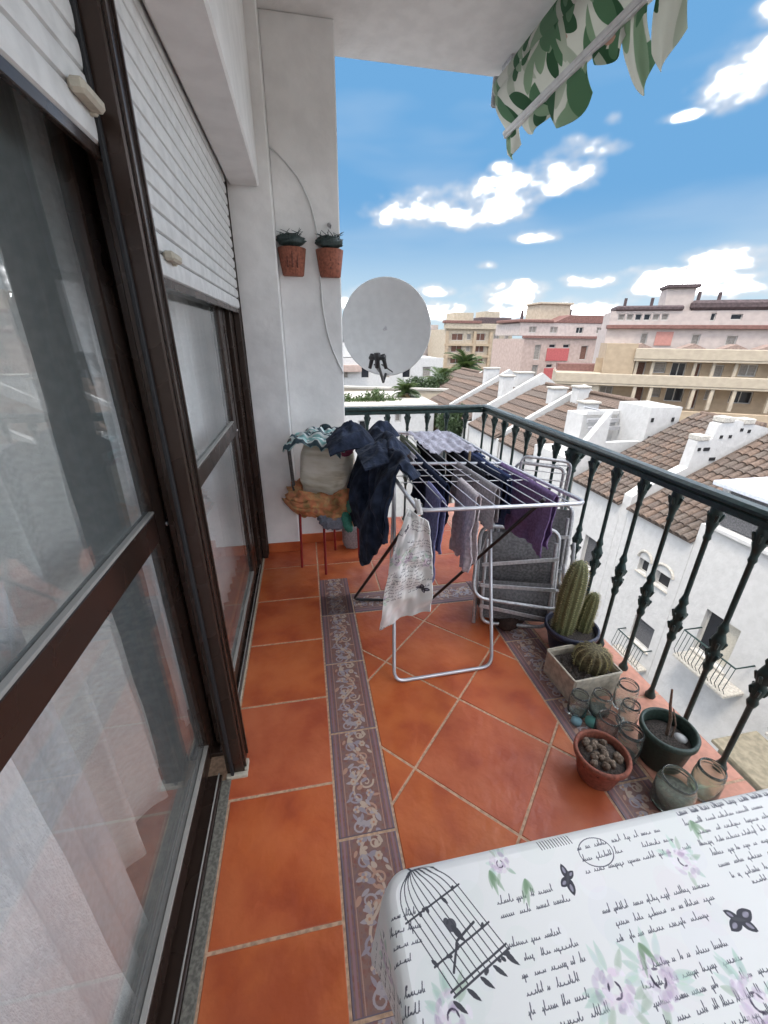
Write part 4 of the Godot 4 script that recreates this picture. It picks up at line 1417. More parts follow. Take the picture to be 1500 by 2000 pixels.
# ---------------------------------------------------------------- folded chairs and bag behind the rack
func folded_chairs() -> void:
	var dark := cloth_mat(lin(0.17, 0.165, 0.17), 251, 0.0, 0.3)
	for a in [[0, V(1.08, 0, 1.74), 0.30, "folded silver garden chair leaning behind the drying rack, nearest"], [1, V(1.20, 0, 1.86), 0.15, "folded silver garden chair leaning on the railing behind another"]]:
		var r := thing("folding_chair", a[1], a[3], "folding chair", "folded chairs behind the rack")
		var b := Basis(Vector3.UP, a[2] - 0.6) * Basis(Vector3.RIGHT, -0.16)
		var h := 0.56 if a[0] == 0 else 0.66
		var w := 0.21
		var s := S()
		tube(s, rounded([b * Vector3(-w, 0, 0.05), b * Vector3(-w, h, 0), b * Vector3(w, h, 0), b * Vector3(w, 0, 0.05)], 0.07), 0.011, 8)
		obj(s, "back_frame", M.alu, r)
		s = S()
		tube(s, rounded([b * Vector3(-w + 0.03, h * 0.9, 0.06), b * Vector3(-w + 0.03, 0.03, 0.10), b * Vector3(w - 0.03, 0.03, 0.10), b * Vector3(w - 0.03, h * 0.9, 0.06)], 0.06), 0.010, 8)
		obj(s, "leg_frame", M.alu, r)
		s = S()
		tube(s, rounded([b * Vector3(-w - 0.02, h * 0.75, 0.07), b * Vector3(-w - 0.03, h * 0.35, 0.14), b * Vector3(w + 0.03, h * 0.28, 0.14), b * Vector3(w + 0.02, h * 0.7, 0.07)], 0.08), 0.010, 8)
		obj(s, "arm_frame", M.alu, r)
		s = S()
		sheet(s, func(u: float, v: float) -> Vector3: return b * Vector3(lerpf(-w, w, u) * 0.96, lerpf(h * 0.95, h * 0.42, v), 0.004 + 0.03 * sin(PI * u) * sin(PI * v)), 10, 10, 0.005)
		obj(s, "back_fabric", dark, r)
		s = S()
		sheet(s, func(u: float, v: float) -> Vector3: return b * Vector3(lerpf(-w, w, u) * 0.84, lerpf(h * 0.5, h * 0.1, v), 0.085 + 0.03 * sin(PI * u) * sin(PI * v)), 10, 10, 0.005)
		obj(s, "seat_fabric", dark, r)
		for k in 3:
			s = S()
			cbox(s, b * Vector3(0, h * (0.2 + 0.25 * k), 0.12 - 0.02 * k), Vector3(w * 1.9, 0.022, 0.006), 0.002, b * Basis(Vector3.BACK, 0.15 * (k - 1)))
			obj(s, "cross_slat", M.alu, r)
	var s := S()
	lump(s, V(1.10, 0.095, 1.88), Vector3(0.19, 0.10, 0.11), Basis(Vector3.UP, 0.5), 0.14, 0.9, 0.75, 51, 40, 26)
	tag(obj(s, "grey_bag", cloth_mat(lin(0.20, 0.18, 0.165), 253, 0.0, 0.25)), "dusty grey bag on the floor under the folded chairs", "bag")
	s = S()
	lump(s, V(1.31, 0.17, 1.83), Vector3(0.09, 0.17, 0.10), Basis.IDENTITY, 0.2, 1.5, 0.75, 53, 30, 20)
	tag(obj(s, "beige_sack", cloth_mat(lin(0.36, 0.30, 0.24), 255, 0.0, 0.3)), "beige sack standing between the folded chairs and the cactus", "sack")
	s = S()
	lump(s, V(1.07, 0.045, 1.70), Vector3(0.10, 0.04, 0.05), Basis(Vector3.UP, 0.5), 0.2, 1.5, 0.8, 55)
	tag(obj(s, "old_shoe", cloth_mat(lin(0.05, 0.03, 0.025), 257)), "dark old shoe on the floor in front of the grey bag", "shoe")
	s = S()
	lump(s, V(1.06, 0.30, 1.90), Vector3(0.11, 0.12, 0.06), Basis(Vector3.UP, 0.4), 0.22, 1.2, 0.9, 57, 40, 26)
	tag(obj(s, "plastic_bag", cloth_mat(lin(0.50, 0.50, 0.51), 259, 0.2, 0.2)), "crumpled white plastic bag stuffed between the folded chairs", "bag")
	# second, folded rack between the chairs and the railing
	var r := thing("folded_rack", V(1.33, 0, 2.02), "folded spare drying rack standing upright against the railing", "drying rack")
	for k in 2:
		s = S()
		tube(s, rounded([Vector3(-0.20, 0.01, 0.02 - k * 0.06), Vector3(-0.16, 0.90 - k * 0.05, 0.0 - k * 0.05), Vector3(0.08, 0.88 - k * 0.05, 0.10 - k * 0.05), Vector3(0.06, 0.01, 0.12 - k * 0.06)], 0.04), 0.0085, 8)
		obj(s, "frame", M.alu, r)
	for k in 7:
		s = S()
		var y := 0.60 + k * 0.045
		tube(s, [Vector3(-0.175, y, 0.005), Vector3(0.072, y - 0.01, 0.105)], 0.003, 5)
		obj(s, "wire", M.alu, r)
	# white storage box edge by the rail
	s = S()
	cbox(s, V(1.36, 0.19, 1.68), Vector3(0.05, 0.10, 0.13), 0.006)
	tag(obj(s, "white_carton", mottled(lin(0.62, 0.60, 0.57), 0.1, 6.0)), "small white carton behind the tall cactus", "carton")

# ---------------------------------------------------------------- pots, planter and jars
func pot(called: String, label: String, at: Vector3, rb: float, rt: float, h: float, m: Material, fill: float, saucer := false) -> Node3D:
	var r := thing(called, at, label, "pot")
	var s := S()
	lathe(s, [Vector2(0.0, 0.0), Vector2(rb, 0.0), Vector2(rb + 0.003, 0.004), Vector2(lerpf(rb, rt, 0.8), h * 0.8), Vector2(rt, h * 0.84), Vector2(rt + 0.004, h * 0.86), Vector2(rt + 0.004, h - 0.004), Vector2(rt, h), Vector2(rt - 0.007, h), Vector2(rt - 0.009, h - 0.006), Vector2(rt - 0.012, h * fill)], 40, Vector3.ZERO, Basis.IDENTITY, 0)
	obj(s, "body", m, r)
	s = S()
	lump(s, Vector3(0, h * fill - 0.012, 0), Vector3(rt - 0.011, 0.02, rt - 0.011), Basis.IDENTITY, 0.1, 4.0, 1.0, int(rt * 1000), 30, 14)
	obj(s, "soil", M.soil, r)
	return r

func cactus(r: Node3D, called: String, base: Vector3, h: float, rad: float, ribs: int, lean: Vector3, m: Material, sp: Material) -> void:
	var s := S()
	s.set_smooth_group(0)
	var nu := ribs * 6
	var nv := 18
	var g := []
	for j in nv + 1:
		var t := float(j) / nv
		var rr := rad * (0.86 + 0.14 * sin(t * 2.4)) * sqrt(maxf(0.0, 1.0 - pow(t, 6.0)))
		var row := []
		for i in nu:
			var an := TAU * i / nu
			var k := 0.86 + 0.14 * absf(cos(an * ribs / 2.0))
			row.append(base + lean * t * t + Vector3(cos(an) * rr * k, h * t, sin(an) * rr * k))
		g.append(row)
	for j in nv:
		for i in nu:
			var i2 := (i + 1) % nu
			quad(s, g[j][i], g[j][i2], g[j + 1][i2], g[j + 1][i])
	var body := obj(s, called, m, r)
	s = S()
	s.set_smooth_group(-1)
	for j in range(1, nv * 2):
		var t := j / (nv * 2.0)
		var rr := rad * (0.86 + 0.14 * sin(t * 2.4)) * sqrt(maxf(0.0, 1.0 - pow(t, 6.0)))
		for i in ribs:
			var an := TAU * i / ribs
			var p := base + lean * t * t + Vector3(cos(an) * rr, h * t, sin(an) * rr)
			for k in 3:
				var o := Vector3(cos(an + rng.randf_range(-0.9, 0.9)), rng.randf_range(-0.3, 0.7), sin(an + rng.randf_range(-0.9, 0.9))) * 0.011
				tri(s, p + Vector3(0, 0.0012, 0), p - Vector3(0, 0.0012, 0), p + o)
	obj(s, "spines", sp, body).set_meta("kind", "stuff")

func jar(label: String, at: Vector3, rad: float, h: float, neck: float, m: Material, inside = null, level := 0.0, turn := Basis.IDENTITY) -> void:
	var r := thing("glass_jar", at, label, "jar", "glass jars along the railing")
	r.basis = turn
	var s := S()
	var w := 0.0025
	lathe(s, [Vector2(0, 0.001), Vector2(rad * 0.8, 0.001), Vector2(rad * 0.96, 0.006), Vector2(rad, 0.018), Vector2(rad, h * 0.70), Vector2(rad * 0.96, h * 0.77), Vector2(neck + 0.002, h * 0.85), Vector2(neck, h * 0.87), Vector2(neck + 0.003, h * 0.90), Vector2(neck, h * 0.93), Vector2(neck + 0.002, h * 0.96), Vector2(neck, h), Vector2(neck - w, h),
		Vector2(neck - w, h * 0.87), Vector2(rad * 0.96 - w, h * 0.765), Vector2(rad - w, h * 0.70), Vector2(rad - w, 0.02), Vector2(rad * 0.8, 0.008), Vector2(0, 0.008)], 36, Vector3.ZERO, Basis.IDENTITY, 0)
	obj(s, "glass", m, r)
	if inside != null:
		s = S()
		lathe(s, [Vector2(0, 0.009), Vector2(rad * 0.78, 0.009), Vector2(rad - w * 1.6, 0.021), Vector2(rad - w * 1.6, h * level), Vector2(rad * 0.5, h * level + 0.004), Vector2(0, h * level + 0.002)], 28, Vector3.ZERO, Basis.IDENTITY, 0)
		obj(s, "contents", inside, r)

func floor_pots() -> void:
	var cm := mottled(lin(0.135, 0.145, 0.042), 0.3, 9.0, 0.7, 0.0, 301)
	var sp := mat(lin(0.55, 0.50, 0.26), 0.8)
	var p := pot("cactus_pot", "dark blue pot with two column cacti against the railing", V(1.27, 0.001, 1.475), 0.085, 0.128, 0.155, mottled(lin(0.022, 0.026, 0.065), 0.2, 8.0, 0.35, 0.0, 303), 0.82)
	cactus(p, "tall_cactus", Vector3(-0.05, 0.10, 0.0), 0.44, 0.058, 11, Vector3(0.02, 0, 0), cm, sp)
	cactus(p, "short_cactus", Vector3(0.052, 0.10, 0.02), 0.26, 0.036, 9, Vector3(0.02, 0, 0), cm, sp)
	# cream box planter with a round cactus
	var r := thing("box_planter", V(1.19, 0.001, 1.26), "cream rectangular planter with a drooping round cactus", "planter")
	var cr := mottled(lin(0.56, 0.50, 0.40), 0.12, 3.0, 0.7, 0.0, 305)
	var tb := Basis(Vector3.UP, 0.06)
	r.basis = tb
	for e in [[-0.118, 0.0, 0.010, 0.20], [0.118, 0.0, 0.010, 0.20], [0.0, -0.098, 0.226, 0.010], [0.0, 0.098, 0.226, 0.010]]:
		var s := S()
		cbox(s, Vector3(e[0], 0.064, e[1]), Vector3(e[2], 0.128, e[3]), 0.003)
		obj(s, "side_panel", cr, r)
	var s := S()
	cbox(s, Vector3(0, 0.008, 0), Vector3(0.222, 0.012, 0.184), 0.0)
	obj(s, "bottom", cr, r)
	s = S()
	var rim := [Vector3(-0.122, 0.13, -0.102), Vector3(0.122, 0.13, -0.102), Vector3(0.122, 0.13, 0.102), Vector3(-0.122, 0.13, 0.102)]
	tube(s, rounded(rim, 0.01, true), 0.0055, 8, true)
	obj(s, "rim", cr, r)
	s = S()
	cbox(s, Vector3(0, 0.055, 0), Vector3(0.222, 0.08, 0.184), 0.0)
	for k in 40:
		lump(s, Vector3(rng.randf_range(-0.1, 0.1), 0.096, rng.randf_range(-0.08, 0.08)), Vector3.ONE * rng.randf_range(0.006, 0.016), Basis.IDENTITY, 0.3, 3.0, 1.0, k, 7, 5)
	obj(s, "soil", M.soil, r)
	var old := mottled(lin(0.17, 0.13, 0.045), 0.4, 9.0, 0.85, 0.0, 307)
	cactus(r, "round_cactus", Vector3(0.045, 0.06, 0.0), 0.165, 0.078, 13, Vector3(-0.025, 0, 0.03), old, sp)
	# small terracotta pot with shrivelled succulents
	p = pot("terracotta_pot", "small red terracotta pot with shrivelled succulents in front of the jars", V(0.98, 0.001, 0.845), 0.062, 0.092, 0.125, mottled(lin(0.36, 0.085, 0.045), 0.2, 7.0, 0.75, 1.0, 309), 0.8)
	var shr := mottled(lin(0.26, 0.165, 0.10), 0.45, 12.0, 0.9, 3.0, 311)
	for k in 24:
		s = S()
		var an := rng.randf() * TAU
		var rr := 0.066 * sqrt(rng.randf())
		lump(s, Vector3(cos(an) * rr, 0.104 + rng.randf() * 0.01, sin(an) * rr), Vector3(0.014, rng.randf_range(0.009, 0.016), 0.011), Basis(Vector3.UP, rng.randf() * 3), 0.3, 3.0, 0.9, k, 10, 7)
		obj(s, "succulent", shr, p)
	# green pot with a bare stick
	p = pot("green_pot", "dark green pot holding one bare stick by the railing", V(1.265, 0.001, 0.86), 0.07, 0.093, 0.165, mottled(lin(0.018, 0.045, 0.032), 0.25, 8.0, 0.45, 0.0, 313), 0.72)
	s = S()
	tube(s, [Vector3(0.0, 0.10, 0.0), Vector3(0.0, 0.20, -0.01), Vector3(-0.012, 0.26, -0.02), Vector3(-0.018, 0.33, -0.03)], [0.006, 0.006, 0.005, 0.0035], 8)
	tube(s, [Vector3(0.01, 0.10, 0.01), Vector3(0.006, 0.19, 0.01), Vector3(-0.002, 0.25, -0.012)], [0.003, 0.003, 0.002], 6)
	obj(s, "stick", mottled(lin(0.20, 0.11, 0.07), 0.3, 12.0), p)
	s = S()
	lathe(s, [Vector2(0, 0), Vector2(0.02, 0), Vector2(0.022, 0.01), Vector2(0, 0.02)], 14, Vector3(0.04, 0.118, 0.02))
	obj(s, "bottle_cap", M.shutter, p)
	var murk := mottled(lin(0.20, 0.19, 0.16), 0.3, 9.0, 0.8, 0.0, 315)
	var rust := mottled(lin(0.22, 0.06, 0.035), 0.3, 9.0, 0.8, 0.0, 317)
	jar("empty glass jar at the corner of the cream planter", V(1.075, 0.001, 1.105), 0.040, 0.11, 0.034, M.jar)
	jar("glass jar with grey dregs right of the planter corner jar", V(1.165, 0.001, 1.085), 0.042, 0.115, 0.036, M.jar, murk, 0.25)
	jar("glass jar standing close to the baluster behind the others", V(1.30, 0.001, 1.10), 0.045, 0.13, 0.038, M.jar)
	jar("second clear jar behind the rust coloured one near the railing", V(1.245, 0.001, 1.015), 0.038, 0.12, 0.032, M.jar)
	jar("glass jar with rust red dregs in the middle of the group", V(1.125, 0.001, 0.985), 0.046, 0.105, 0.04, M.jar, rust, 0.5)
	jar("tall clear jar between terracotta pot and green pot", V(1.13, 0.001, 0.885), 0.045, 0.15, 0.04, M.jar, murk, 0.12)
	jar("wide jar with grey contents at the edge of the tablecloth", V(1.165, 0.001, 0.705), 0.060, 0.135, 0.05, M.jar_green, murk, 0.55)
	jar("empty pale jar beside the baluster foot nearest the tablecloth", V(1.31, 0.001, 0.715), 0.046, 0.135, 0.04, M.jar_green)
	var blue := mat(lin(0.06, 0.14, 0.30), 0.4)
	s = S()
	lathe(s, [Vector2(0, 0), Vector2(0.02, 0), Vector2(0.021, 0.004), Vector2(0.021, 0.016), Vector2(0, 0.018)], 18, V(1.045, 0.001, 1.06))  # loose plastic lid lying flat
	tag(obj(s, "plastic_lid", mat(lin(0.24, 0.42, 0.48), 0.4)), "pale blue plastic lid on the border tiles by the jars", "lid")
	s = S()
	cbox(s, V(1.04, 0.012, 0.975), Vector3(0.025, 0.022, 0.05), 0.004, Basis(Vector3.UP, 0.4))
	tag(obj(s, "blue_lighter", blue), "small blue object lying beside the rust jar", "lighter")
	s = S()  # another loose lid, in teal
	lathe(s, [Vector2(0, 0), Vector2(0.028, 0), Vector2(0.029, 0.003), Vector2(0.029, 0.012), Vector2(0, 0.013)], 20, V(1.11, 0.001, 1.045))
	tag(obj(s, "plastic_lid", mat(lin(0.12, 0.34, 0.30), 0.4)), "teal plastic lid on the floor between the jars", "lid")

# ---------------------------------------------------------------- town
const GY := -12.0

# polygon in (x, y) extruded along depth
func extr(s: SurfaceTool, poly: Array, d0: float, d1: float) -> void:
	s.set_smooth_group(-1)
	var p := PackedVector2Array(poly)
	var tr := Geometry2D.triangulate_polygon(p)
	for i in range(0, tr.size(), 3):
		tri(s, V(p[tr[i]].x, p[tr[i]].y, d0), V(p[tr[i + 1]].x, p[tr[i + 1]].y, d0), V(p[tr[i + 2]].x, p[tr[i + 2]].y, d0))
		tri(s, V(p[tr[i]].x, p[tr[i]].y, d1), V(p[tr[i + 2]].x, p[tr[i + 2]].y, d1), V(p[tr[i + 1]].x, p[tr[i + 1]].y, d1))
	for i in p.size():
		var j := (i + 1) % p.size()
		quad(s, V(p[i].x, p[i].y, d0), V(p[j].x, p[j].y, d0), V(p[j].x, p[j].y, d1), V(p[i].x, p[i].y, d1))

# wall of boxes round openings; a and b are the two axes of the wall's plane. emit(a0, a1, b0, b1) adds one box
func holes(a0: float, a1: float, b0: float, b1: float, hs: Array, emit: Callable) -> void:
	var xs := [a0, a1]
	for h in hs:
		xs.append(h[0]); xs.append(h[1])
	xs.sort()
	for i in xs.size() - 1:
		if xs[i + 1] - xs[i] < 1e-4:
			continue
		var m: float = (xs[i] + xs[i + 1]) / 2
		var cuts := []
		for h in hs:
			if h[0] < m and m < h[1]:
				cuts.append([h[2], h[3]])
		cuts.sort_custom(func(p: Array, q: Array) -> bool: return p[0] < q[0])
		var y := b0
		for c in cuts:
			if c[0] > y + 1e-4:
				emit.call(xs[i], xs[i + 1], y, c[0])
			y = maxf(y, c[1])
		if b1 > y + 1e-4:
			emit.call(xs[i], xs[i + 1], y, b1)

func street() -> void:
	var s := S()
	rbox(s, -250, 350, GY - 0.5, GY, -120, 450)
	struct(s, "ground", mottled(lin(0.20, 0.185, 0.16), 0.2, 0.2, 0.95))
	s = S()
	rbox(s, 2.5, 8.2, GY, GY + 0.006, -30, 120)
	struct(s, "road", mottled(lin(0.055, 0.055, 0.057), 0.25, 0.4, 0.9))
	s = S()
	rbox(s, 8.21, 9.98, GY, GY + 0.12, -30, 120, 0.02)
	struct(s, "pavement", mottled(lin(0.28, 0.26, 0.23), 0.15, 0.8, 0.9))

var roof_tile_mesh: Mesh
func roof_tile() -> Mesh:
	if roof_tile_mesh:
		return roof_tile_mesh
	var s := S()
	var n := 6
	s.set_smooth_group(0)
	for k in n:
		var q := []
		for e in [[k, 0], [k + 1, 0], [k + 1, 1], [k, 1]]:
			var an: float = PI * e[0] / n
			var r := 0.115 if e[1] == 0 else 0.095
			q.append(Vector3(0.44 * e[1], sin(an) * r * 0.75 + (0.035 if e[1] == 0 else 0.0), cos(an) * r))
		quad(s, q[0], q[1], q[2], q[3])
	s.set_smooth_group(-1)
	for k in n:
		var a := PI * k / n
		var b := PI * (k + 1) / n
		quad(s, Vector3(0, sin(a) * 0.086 + 0.035, cos(a) * 0.115), Vector3(0, sin(b) * 0.086 + 0.035, cos(b) * 0.115), Vector3(0.0, sin(b) * 0.07 + 0.02, cos(b) * 0.097), Vector3(0.0, sin(a) * 0.07 + 0.02, cos(a) * 0.097))
	s.generate_normals()
	roof_tile_mesh = s.commit()
	return roof_tile_mesh

const EAVE := -3.4
const PITCH := 0.471
func roof_y(x: float) -> float:
	return EAVE + (x - 10.0) * tan(PITCH)

# one house of the row: white walls, tiled roof rising away from the street. Local origin at the foot of its facade
func house(label: String, d0: float, d1: float, up: float, gable: float, wins: Array, far_tiles: bool, dx := 0.0) -> Node3D:
	var o := V(10 + dx, GY, d0)
	var r := thing("row_house", o, label, "house", "white row houses across the street")
	var W := d1 - d0
	var ev := EAVE - GY + up
	var run := 4.6
	var rg := ev + run * tan(PITCH)
	var hs := []
	for w in wins:
		hs.append([w[0] - d0, w[1] - d0, w[2] - GY, w[3] - GY])
	var s := S()
	holes(0, W, 0, ev - 0.06, hs, func(a0: float, a1: float, b0: float, b1: float) -> void: rbox(s, 0, 0.3, b0, b1, a0, a1))
	rbox(s, 2.2, 2.3, 0.0, ev - 0.3, 0.3, W - 0.3)
	obj(s, "facade", M.white_house, r)
	for e in [[0.0, 0.28, gable], [W - 0.28, W, 0.0]]:
		s = S()
		extr(s, [Vector2(0.302, 0), Vector2(0.302, ev + e[2] - (0.0 if e[2] > 0 else 0.16)), Vector2(run, rg + e[2] - (0.0 if e[2] > 0 else 0.16)), Vector2(run + 4.6, ev + e[2] - 0.7), Vector2(run + 4.6, 0)], e[0], e[1])
		obj(s, "gable_wall", M.white_house, r)
	s = S()
	extr(s, [Vector2(-0.12, ev - 0.10), Vector2(-0.12, ev - 0.04), Vector2(run, rg - 0.02), Vector2(run + 4.6, ev - 0.6), Vector2(run + 4.6, ev - 0.7), Vector2(run, rg - 0.12)], 0.281 if gable > 0 else 0.0, W)
	var rf := obj(s, "roof", M.roof[1], r)
	var b := Basis(Vector3(cos(PITCH), sin(PITCH), 0), Vector3(-sin(PITCH), cos(PITCH), 0), Vector3(0, 0, 1))
	var along := run / cos(PITCH)
	var x0 := 0.40 if gable > 0 else 0.10
	var cols := int((W - x0 - 0.12) / 0.24) + 1
	var pitch_row := 0.37
	if far_tiles:
		# too far to tell the tiles apart: one corrugated course per row
		for j in int(along / 0.55):
			s = S()
			s.set_smooth_group(0)
			var nn := cols * 4
			for i in nn:
				var q := []
				for e in [[i, 0], [i + 1, 0], [i + 1, 1], [i, 1]]:
					var z: float = x0 + (W - x0 - 0.02) * e[0] / nn
					q.append(Vector3(-0.15, ev - 0.03, 0) + b * Vector3(j * 0.55 + 0.6 * e[1], 0.05 * absf(sin(PI * e[0] / 4.0)) + (0.05 if e[1] == 0 else 0.0), -z))
				quad(s, q[0], q[1], q[2], q[3])
			obj(s, "tile_course", M.roof[j % 4], rf)
	else:
		for j in int(along / pitch_row) + 1:
			for i in cols:
				var t := inst(roof_tile(), "roof_tile", M.roof[rng.randi() % 4], rf)
				t.transform = Transform3D(b * Basis(Vector3.UP, rng.randf_range(-0.03, 0.03)), Vector3(-0.17, ev - 0.045, 0) + b * Vector3(j * pitch_row, rng.randf_range(0.0, 0.008), -(x0 + i * 0.24 + 0.05)))
	s = S()
	tube(s, [Vector3(run, rg + 0.02, -0.29 if gable > 0 else -0.02), Vector3(run, rg + 0.02, -W + 0.29)], 0.11, 8)
	obj(s, "ridge", M.roof[2], r)
	for w in wins:
		window(r, w[0] - d0, w[1] - d0, w[2] - GY, w[3] - GY, w[4])
	return r

# window set in the facade of a row house (facade faces -x)
func window(r: Node3D, a0: float, a1: float, b0: float, b1: float, kind: String) -> void:
	var s := S()
	var f := 0.05
	for e in [[a0, a1, b0, b0 + f], [a0, a1, b1 - f, b1], [a0, a0 + f, b0 + f, b1 - f], [a1 - f, a1, b0 + f, b1 - f]]:
		rbox(s, 0.12, 0.17, e[2], e[3], e[0], e[1], 0.006)
	var w := obj(s, "window", M.win_frame, r)
	s = S()
	if kind == "shutter":
		var y := b0 + f
		while y < b1 - f - 0.05:
			rbox(s, 0.13, 0.145, y, y + 0.047, a0 + f, a1 - f, 0.004)
			y += 0.05
		obj(s, "blind", M.grey_blind, w)
	elif kind == "door":
		rbox(s, 0.13, 0.15, b0 + f, b1 - f, a0 + f, a1 - f)
		obj(s, "door_panel", M.beige_door, w)
	else:
		rbox(s, 0.14, 0.15, b0 + f, b1 - f, a0 + f, a1 - f)
		obj(s, "pane", M.dark_pane, w)
	s = S()
	rbox(s, -0.05, 0.11, b0 - 0.05, b0 - 0.001, a0 - 0.04, a1 + 0.04, 0.01)
	obj(s, "sill", M.stone, w)
	if kind == "arch":
		s = S()
		var p := []
		for k in 9:
			var an := PI * k / 8
			p.append(Vector3(-0.012, b1 + 0.02 + sin(an) * 0.26, -((a0 + a1) / 2) + cos(an) * (a1 - a0 + 0.14) / 2))
		tube(s, p, 0.045, 6)
		obj(s, "arch_moulding", M.stone, w)

func row_houses() -> void:
	M.win_frame = mottled(lin(0.50, 0.49, 0.47), 0.08, 2.0, 0.6)
	M.grey_blind = mottled(lin(0.10, 0.10, 0.11), 0.2, 2.0, 0.6)
	M.beige_door = mottled(lin(0.48, 0.45, 0.38), 0.1, 2.0, 0.7)
	M.dark_pane = mat(lin(0.02, 0.022, 0.028), 0.12)
	M.stone = mottled(lin(0.52, 0.49, 0.44), 0.12, 1.5, 0.9)
	# nearest with roof: arched windows
	var a := house("white house with two arched windows and brown tiled roof, opposite the cactus", 7.97, 10.35, 0.0, 0.0, [[9.08, 9.45, -5.2, -4.75, "arch"], [8.27, 8.78, -5.25, -4.8, "arch"], [7.98 + 0.25, 9.0, -7.5, -6.6, "shutter"]], false)
	rail_balcony(a, 8.05 - 7.97, 9.25 - 7.97, -8.0 - GY, 0.7, 0.35)
	var b := house("white house with brown tiled roof behind the chimney wall", 10.7, 13.3, 0.0, 0.0, [[11.3, 12.0, -6.4, -5.2, "shutter"], [11.4, 12.1, -9.4, -8.0, "pane"]], false)
	var s := S()
	extr(s, [Vector2(10.0, GY), Vector2(10.0, -3.1), Vector2(10.35, -2.85), Vector2(11.75, -2.2), Vector2(11.8, -1.36), Vector2(12.35, -1.30), Vector2(12.4, -0.85), Vector2(13.05, -0.75), Vector2(14.2, -1.0), Vector2(14.5, -1.1), Vector2(14.5, GY)], 10.36, 10.69)
	var cw := obj(s, "chimney_wall", M.white_house)
	tag(cw, "white chimney wall with dark vent holes between two tiled roofs", "wall")
	for q in [[11.95, -1.62, 0.1], [12.22, -1.62, 0.22], [12.55, -1.95, 0.22], [12.62, -1.25, 0.1], [12.95, -1.25, 0.1], [13.3, -1.05, 0.1], [13.6, -1.1, 0.1]]:
		s = S()
		rbox(s, q[0] - q[2] / 2, q[0] + q[2] / 2, q[1] - 0.05, q[1] + 0.05, 10.34, 10.359)
		obj(s, "vent", M.dark, cw)
	for q in [[12.0, -1.33], [12.7, -0.79], [13.5, -0.86]]:
		s = S()
		rbox(s, q[0] - 0.2, q[0] + 0.2, q[1] - 0.02, q[1] + 0.14, 10.32, 10.73, 0.02)
		obj(s, "chimney_cap", M.stone, cw)
	# house with the glazed gallery
	var o := V(10, GY, 2.2)
	var g := thing("gallery_house", o, "white house with glazed roof gallery and bulging iron balcony", "house", "white row houses across the street")
	var W := 7.96 - 2.2
	s = S()
	var hs := [[6.14 - 2.2, 7.05 - 2.2, -6.25 - GY, -4.95 - GY], [3.2 - 2.2, 4.2 - 2.2, -6.2 - GY, -4.95 - GY]]
	holes(0, W, 0, -2.9 - GY, hs, func(a0: float, a1: float, b0: float, b1: float) -> void: rbox(s, 0, 0.3, b0, b1, a0, a1))
	rbox(s, 1.6, 1.8, 0, -2.95 - GY, 0.3, W - 0.3)
	obj(s, "facade", M.white_house, g)
	s = S()
	rbox(s, 0.301, 7.0, 0, -1.75 - GY, W - 0.3, W)
	rbox(s, 0.301, 7.0, 0, -1.75 - GY, 0, 0.3)
	obj(s, "side_wall", M.white_house, g)
	window(g, 6.14 - 2.2, 6.60 - 2.2, -6.25 - GY, -4.95 - GY, "door")
	window(g, 6.61 - 2.2, 7.05 - 2.2, -6.25 - GY, -4.95 - GY, "pane")
	window(g, 3.2 - 2.2, 4.2 - 2.2, -6.2 - GY, -4.95 - GY, "door")
	rail_balcony(g, 5.55 - 2.2, 7.05 - 2.2, -6.32 - GY, 0.8, 0.6)
	rail_balcony(g, 2.9 - 2.2, 4.6 - 2.2, -6.32 - GY, 0.8, 0.6)
	s = S()
	rbox(s, -0.12, 0.25, -2.9 - GY, -2.78 - GY, 0, W - 0.31, 0.02)
	obj(s, "gallery_sill", M.white_house, g)
	for k in 6:
		s = S()
		var d := W - 0.34 - k * 1.0
		rbox(s, 0.03, 0.09, -2.78 - GY, -1.83 - GY, d - 0.05, d, 0.01)
		obj(s, "gallery_post", M.shutter, g)
		if k < 5:
			s = S()
			rbox(s, 0.055, 0.065, -2.74 - GY, -1.86 - GY, d - 0.98, d - 0.07)
			obj(s, "gallery_pane", M.grey_blind, g)
	s = S()
	rbox(s, -0.1, 7.0, -1.82 - GY, -1.70 - GY, 0.0, W, 0.02)
	obj(s, "gallery_roof", mottled(lin(0.62, 0.66, 0.74), 0.06, 1.0, 0.5), g)
	# white terraced block beyond the second roof
	o = V(10, GY, 13.5)
	g = thing("terrace_house", o, "white flat roofed terrace block with small dark vents", "house", "white row houses across the street")
	s = S()
	extr(s, [Vector2(-0.1, 0), Vector2(-0.1, -2.75 - GY), Vector2(1.2, -0.95 - GY), Vector2(1.2, 0)], 0.0, 0.3)
	rbox(s, 1.2, 2.75, 0, -2.15 - GY, 0.05, 0.3)
	rbox(s, 2.75, 4.1, 0, -0.84 - GY, -0.1, 1.6)
	rbox(s, 1.2, 5.0, 0, -1.35 - GY, 1.6, 2.7)
	rbox(s, -0.1, 1.2, 0, -2.8 - GY, 0.3, 2.7)
	obj(s, "wall", M.white_house, g)
	for q in [[2.9, -1.3], [2.95, -2.0], [3.8, -1.3]]:
		s = S()
		rbox(s, q[0] - 0.06, q[0] + 0.06, q[1] - 0.08 - GY, q[1] + 0.08 - GY, -0.13, -0.101, 0.01)
		obj(s, "vent", M.dark, g)
	for k in 3:
		s = S()
		rbox(s, 1.25, 2.72, -1.95 - GY + k * 0.3, -1.78 - GY + k * 0.3, 1.2 + k * 0.12, 1.26 + k * 0.12, 0.01)
		obj(s, "slat", M.alu if k < 2 else M.white_house, g)
	s = S()
	tube(s, [Vector3(2.7, -1.35 - GY, -1.65), Vector3(1.2, -1.05 - GY, -1.65)], 0.04, 6)
	obj(s, "drain_pipe", M.alu, g)
